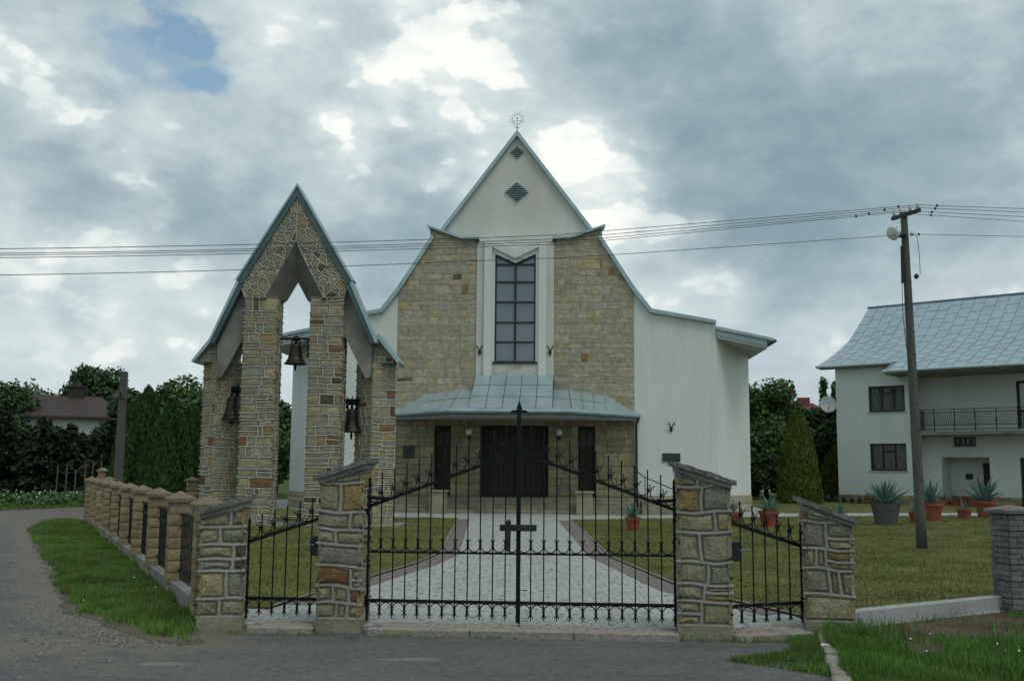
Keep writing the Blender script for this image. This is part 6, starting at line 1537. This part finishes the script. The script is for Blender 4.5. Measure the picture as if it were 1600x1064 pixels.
MB().bbox(-0.14, 0.14, -0.14, 0.14, 0.9, 1.48, 0.01).build('box_body', 'tan_wood', bx); MB().prism([(-0.2, 1.48), (0.2, 1.48), (0.2, 1.51), (0, 1.62), (-0.2, 1.51)], -0.2, 0.2).build('lid', 'kerb_stone', bx); MB().box(-0.05, 0.05, -0.05, 0.05, 0, 0.9).build('stand', 'tan_wood', bx)
# brown roofed house
hl = thing('brown_roofed_house', 'white house with brown hipped roof behind the dark conifer hedge', 'house', (g2(105, 74).x, 74, 0), rad(24))
MB().box(-5.0, 4.0, -2.5, 4.5, 0, 5.2).build('wall', 'plaster', hl)
MB().prism([(-0.1, 0), (0.1, 0), (0.1, 0.1), (-0.1, 0.1)], 0, 0.1)
rb = MB(); ex, ey0, ey1, ze, zr = 5.6, -3.1, 5.1, 5.1, 6.75
rb.add([(-5.8, ey0, ze), (4.7, ey0, ze), (4.7, ey1, ze), (-5.8, ey1, ze), (-4.2, 1.0, zr), (2.6, 1.0, zr), (-5.8, ey0, ze-0.15), (4.7, ey0, ze-0.15), (4.7, ey1, ze-0.15), (-5.8, ey1, ze-0.15)], [(0, 1, 5, 4), (1, 2, 5), (2, 3, 4, 5), (3, 0, 4), (6, 7, 1, 0), (7, 8, 2, 1), (8, 9, 3, 2), (9, 6, 0, 3), (9, 8, 7, 6)])
rbo = rb.build('roof', 'brown_tiles', hl)
MB().bbox(0.4, 1.5, 0.5, 1.3, 6.2, 7.35, 0.02).build('chimney', 'frame_brown', rbo); MB().bbox(0.3, 1.6, 0.4, 1.4, 7.35, 7.45, 0.02).build('chimney_cap', 'frame_brown', rbo)
MB().tube([(0.9, 0.9, 7.4), (0.9, 0.9, 7.75)], 0.07, 6).build('chimney_pot', 'frame_brown', rbo); MB().tube([(-1.8, 0.9, 6.5), (-1.8, 0.9, 7.1)], 0.1, 6).build('vent_pipe', 'seam', rbo)
wd = thing_part('window', hl); MB().box(1.0, 2.2, -2.56, -2.49, 2.2, 3.5).build('frame', 'white_paint', wd); MB().box(1.1, 2.1, -2.58, -2.55, 2.3, 3.4).build('pane', 'house_glass', wd)
wd = thing_part('window', hl); MB().box(3.99, 4.06, 0.2, 1.6, 2.2, 3.5).build('frame', 'white_paint', wd); MB().box(4.05, 4.08, 0.3, 1.5, 2.3, 3.4).build('pane', 'house_glass', wd)
# red roofed house far right
rx = g2(1258, 88); hr_ = thing('red_roofed_house', 'distant house with red tiled roof showing above the trees', 'house', (rx.x, rx.y, 0), rad(-15))
MB().box(-4, 4, -3, 3, 0, 5.0).build('wall', 'plaster', hr_)
rr_ = MB().add([(-4.5, -3.5, 4.9), (4.5, -3.5, 4.9), (4.5, 3.5, 4.9), (-4.5, 3.5, 4.9), (-1.2, 0, 7.5), (0.4, 0, 7.5)], [(0, 1, 5, 4), (1, 2, 5), (2, 3, 4, 5), (3, 0, 4), (3, 2, 1, 0)]).build('roof', 'red_tiles', hr_)
MB().bbox(-0.9, 0.2, -0.4, 0.4, 7.2, 7.95, 0.02).build('chimney', 'red_tiles', rr_)
wd = thing_part('window', hr_); MB().box(-0.7, 0.7, -3.08, -2.99, 2.6, 3.9).build('frame', 'white_paint', wd); MB().box(-0.6, 0.6, -3.1, -3.07, 2.7, 3.8).build('pane', 'house_glass', wd)
# pale houses glimpsed behind the thujas
hx = g2(245, 95); hb = thing('pale_far_house', 'far pale house glimpsed between the thujas and the tree', 'house', (hx.x, hx.y, 0), rad(20))
MB().box(-3.5, 3.5, -3, 3, 0, 5.2).build('wall', 'plaster_cream', hb)
rr_ = MB().add([(-4, -3.5, 5.1), (4, -3.5, 5.1), (4, 3.5, 5.1), (-4, 3.5, 5.1), (-4, 0, 7.2), (4, 0, 7.2)], [(0, 1, 5, 4), (2, 3, 4, 5), (1, 2, 5), (3, 0, 4), (3, 2, 1, 0)]).build('roof', 'coping', hb)
wd = thing_part('window', hb); MB().box(-0.7, 0.7, -3.08, -2.99, 2.8, 4.1).build('frame', 'white_paint', wd); MB().box(-0.6, 0.6, -3.1, -3.07, 2.9, 4.0).build('pane', 'house_glass', wd)
